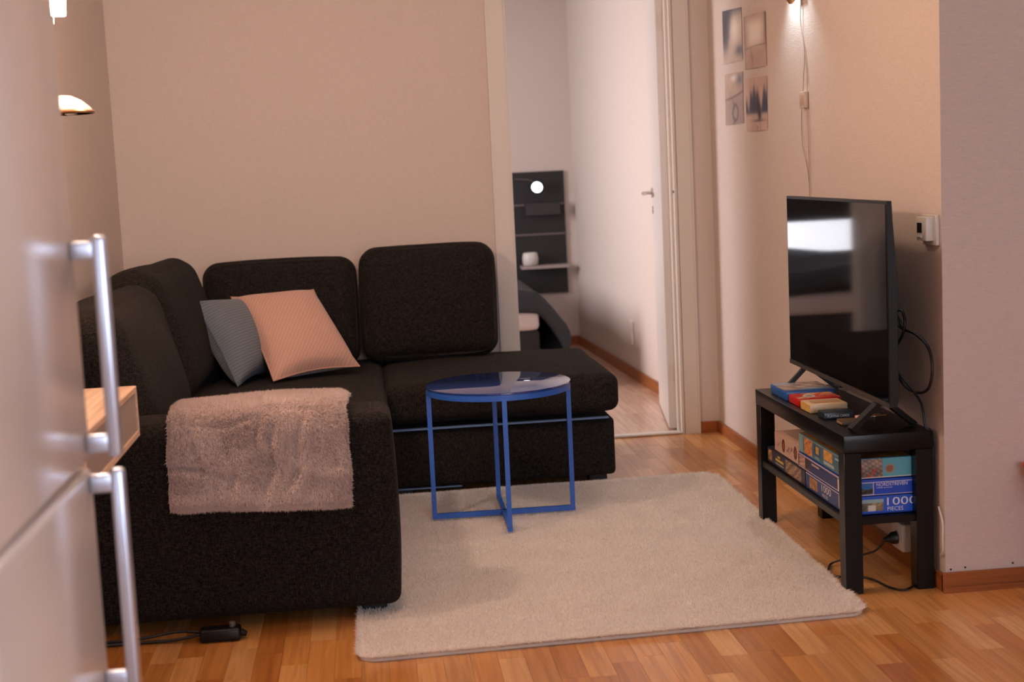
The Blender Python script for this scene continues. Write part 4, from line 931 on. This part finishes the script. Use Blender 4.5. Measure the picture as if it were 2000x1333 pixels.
# bedspread: draped grid with hanging corner
nu, nvv = 44, 50; P = []
for i in range(nu):
    for j in range(nvv):
        a = -.60+1.95*i/(nu-1); b2 = -0.10+1.85*j/(nvv-1)      # cloth coordinates
        ex = .955; over = max(0, a-ex); front = max(0, -b2+.02)
        x = min(a, ex)+(.135*math.sin(PI*min(over, .42)/.48) if over else 0); z = .60-.05*((min(a, ex)-.2)/.75)**2*1.2
        if over: z -= over*.86+.03*min(1, over/.12)
        y = 7.90+max(b2, 0.02)
        if front: z -= front*1.0; y -= front*.35
        y += .012*math.sin(a*14)*(1 if over else .3); z += .012*math.sin(a*9+b2*7)
        if over: x += .035*math.sin(b2*11+1)*min(1, over/.2); z = max(z, .10)
        P.append((x, y, z))
me = np_mesh('bedspread', np.array(P), [(i*nvv+j, (i+1)*nvv+j, (i+1)*nvv+j+1, i*nvv+j+1) for i in range(nu-1) for j in range(nvv-1)])
sp = put('bedspread', me, M['bedding'], bd, smooth=180); md = sp.modifiers.new('thickness', 'SOLIDIFY'); md.thickness = .02; md.offset = -1
for y0 in (0,): put('foot', boxes((-.5, -.44, 7.95, 8.01, 0, .05), ), M['black_matte'], bd)
for x, y in ((.84, 7.95), (.84, 9.58), (-.5, 9.58)): put('foot', boxes((x, x+.06, y, y+.06, 0, .05)), M['black_matte'], bd)
rb = thing('roller_blind', (-.5, BY, 1.95), 'dark roller blind pulled low over the far bedroom window', 'blind')
put('cloth', boxes((gx0+.01, gx1-.01, BY-.012, BY-.008, .775, 1.96)), M['blind'], rb)
put('roller', tube([(gx0, BY-.03, 1.98), (gx1, BY-.03, 1.98)], .022, 14), M['blind'], rb, smooth=60)
for z in (.23, .30):
    put('wall_outlet', rbox(1.498-.0, 1.512, 8.08, 8.16, z-.035, z+.035, .003), M['white_plastic'], label='white outlet on the bedroom wall, %s of the pair' % ('lower' if z < .25 else 'upper'), cat='outlet', group='bedroom outlets', smooth=40)
# ceiling dome of the warm ceiling light
cl = thing('ceiling_lamp', (0.12, 4.0, ZC), 'white dome ceiling lamp above the living area', 'lamp')
put('canopy', lathe([(.15, -.03), (.17, -.02), (.17, 0)], (0.12, 4.0, ZC), 32), M['white_plastic'], cl, smooth=40)
put('glass_dome', lathe([(.01, -.19), (.06, -.182), (.11, -.155), (.145, -.11), (.16, -.06), (.155, -.03)], (0.12, 4.0, ZC), 40), mat('glowing_dome', (.9, .88, .84), .4, emit=(1.0, 0.67, 0.48), estr=38.0), cl, smooth=60)
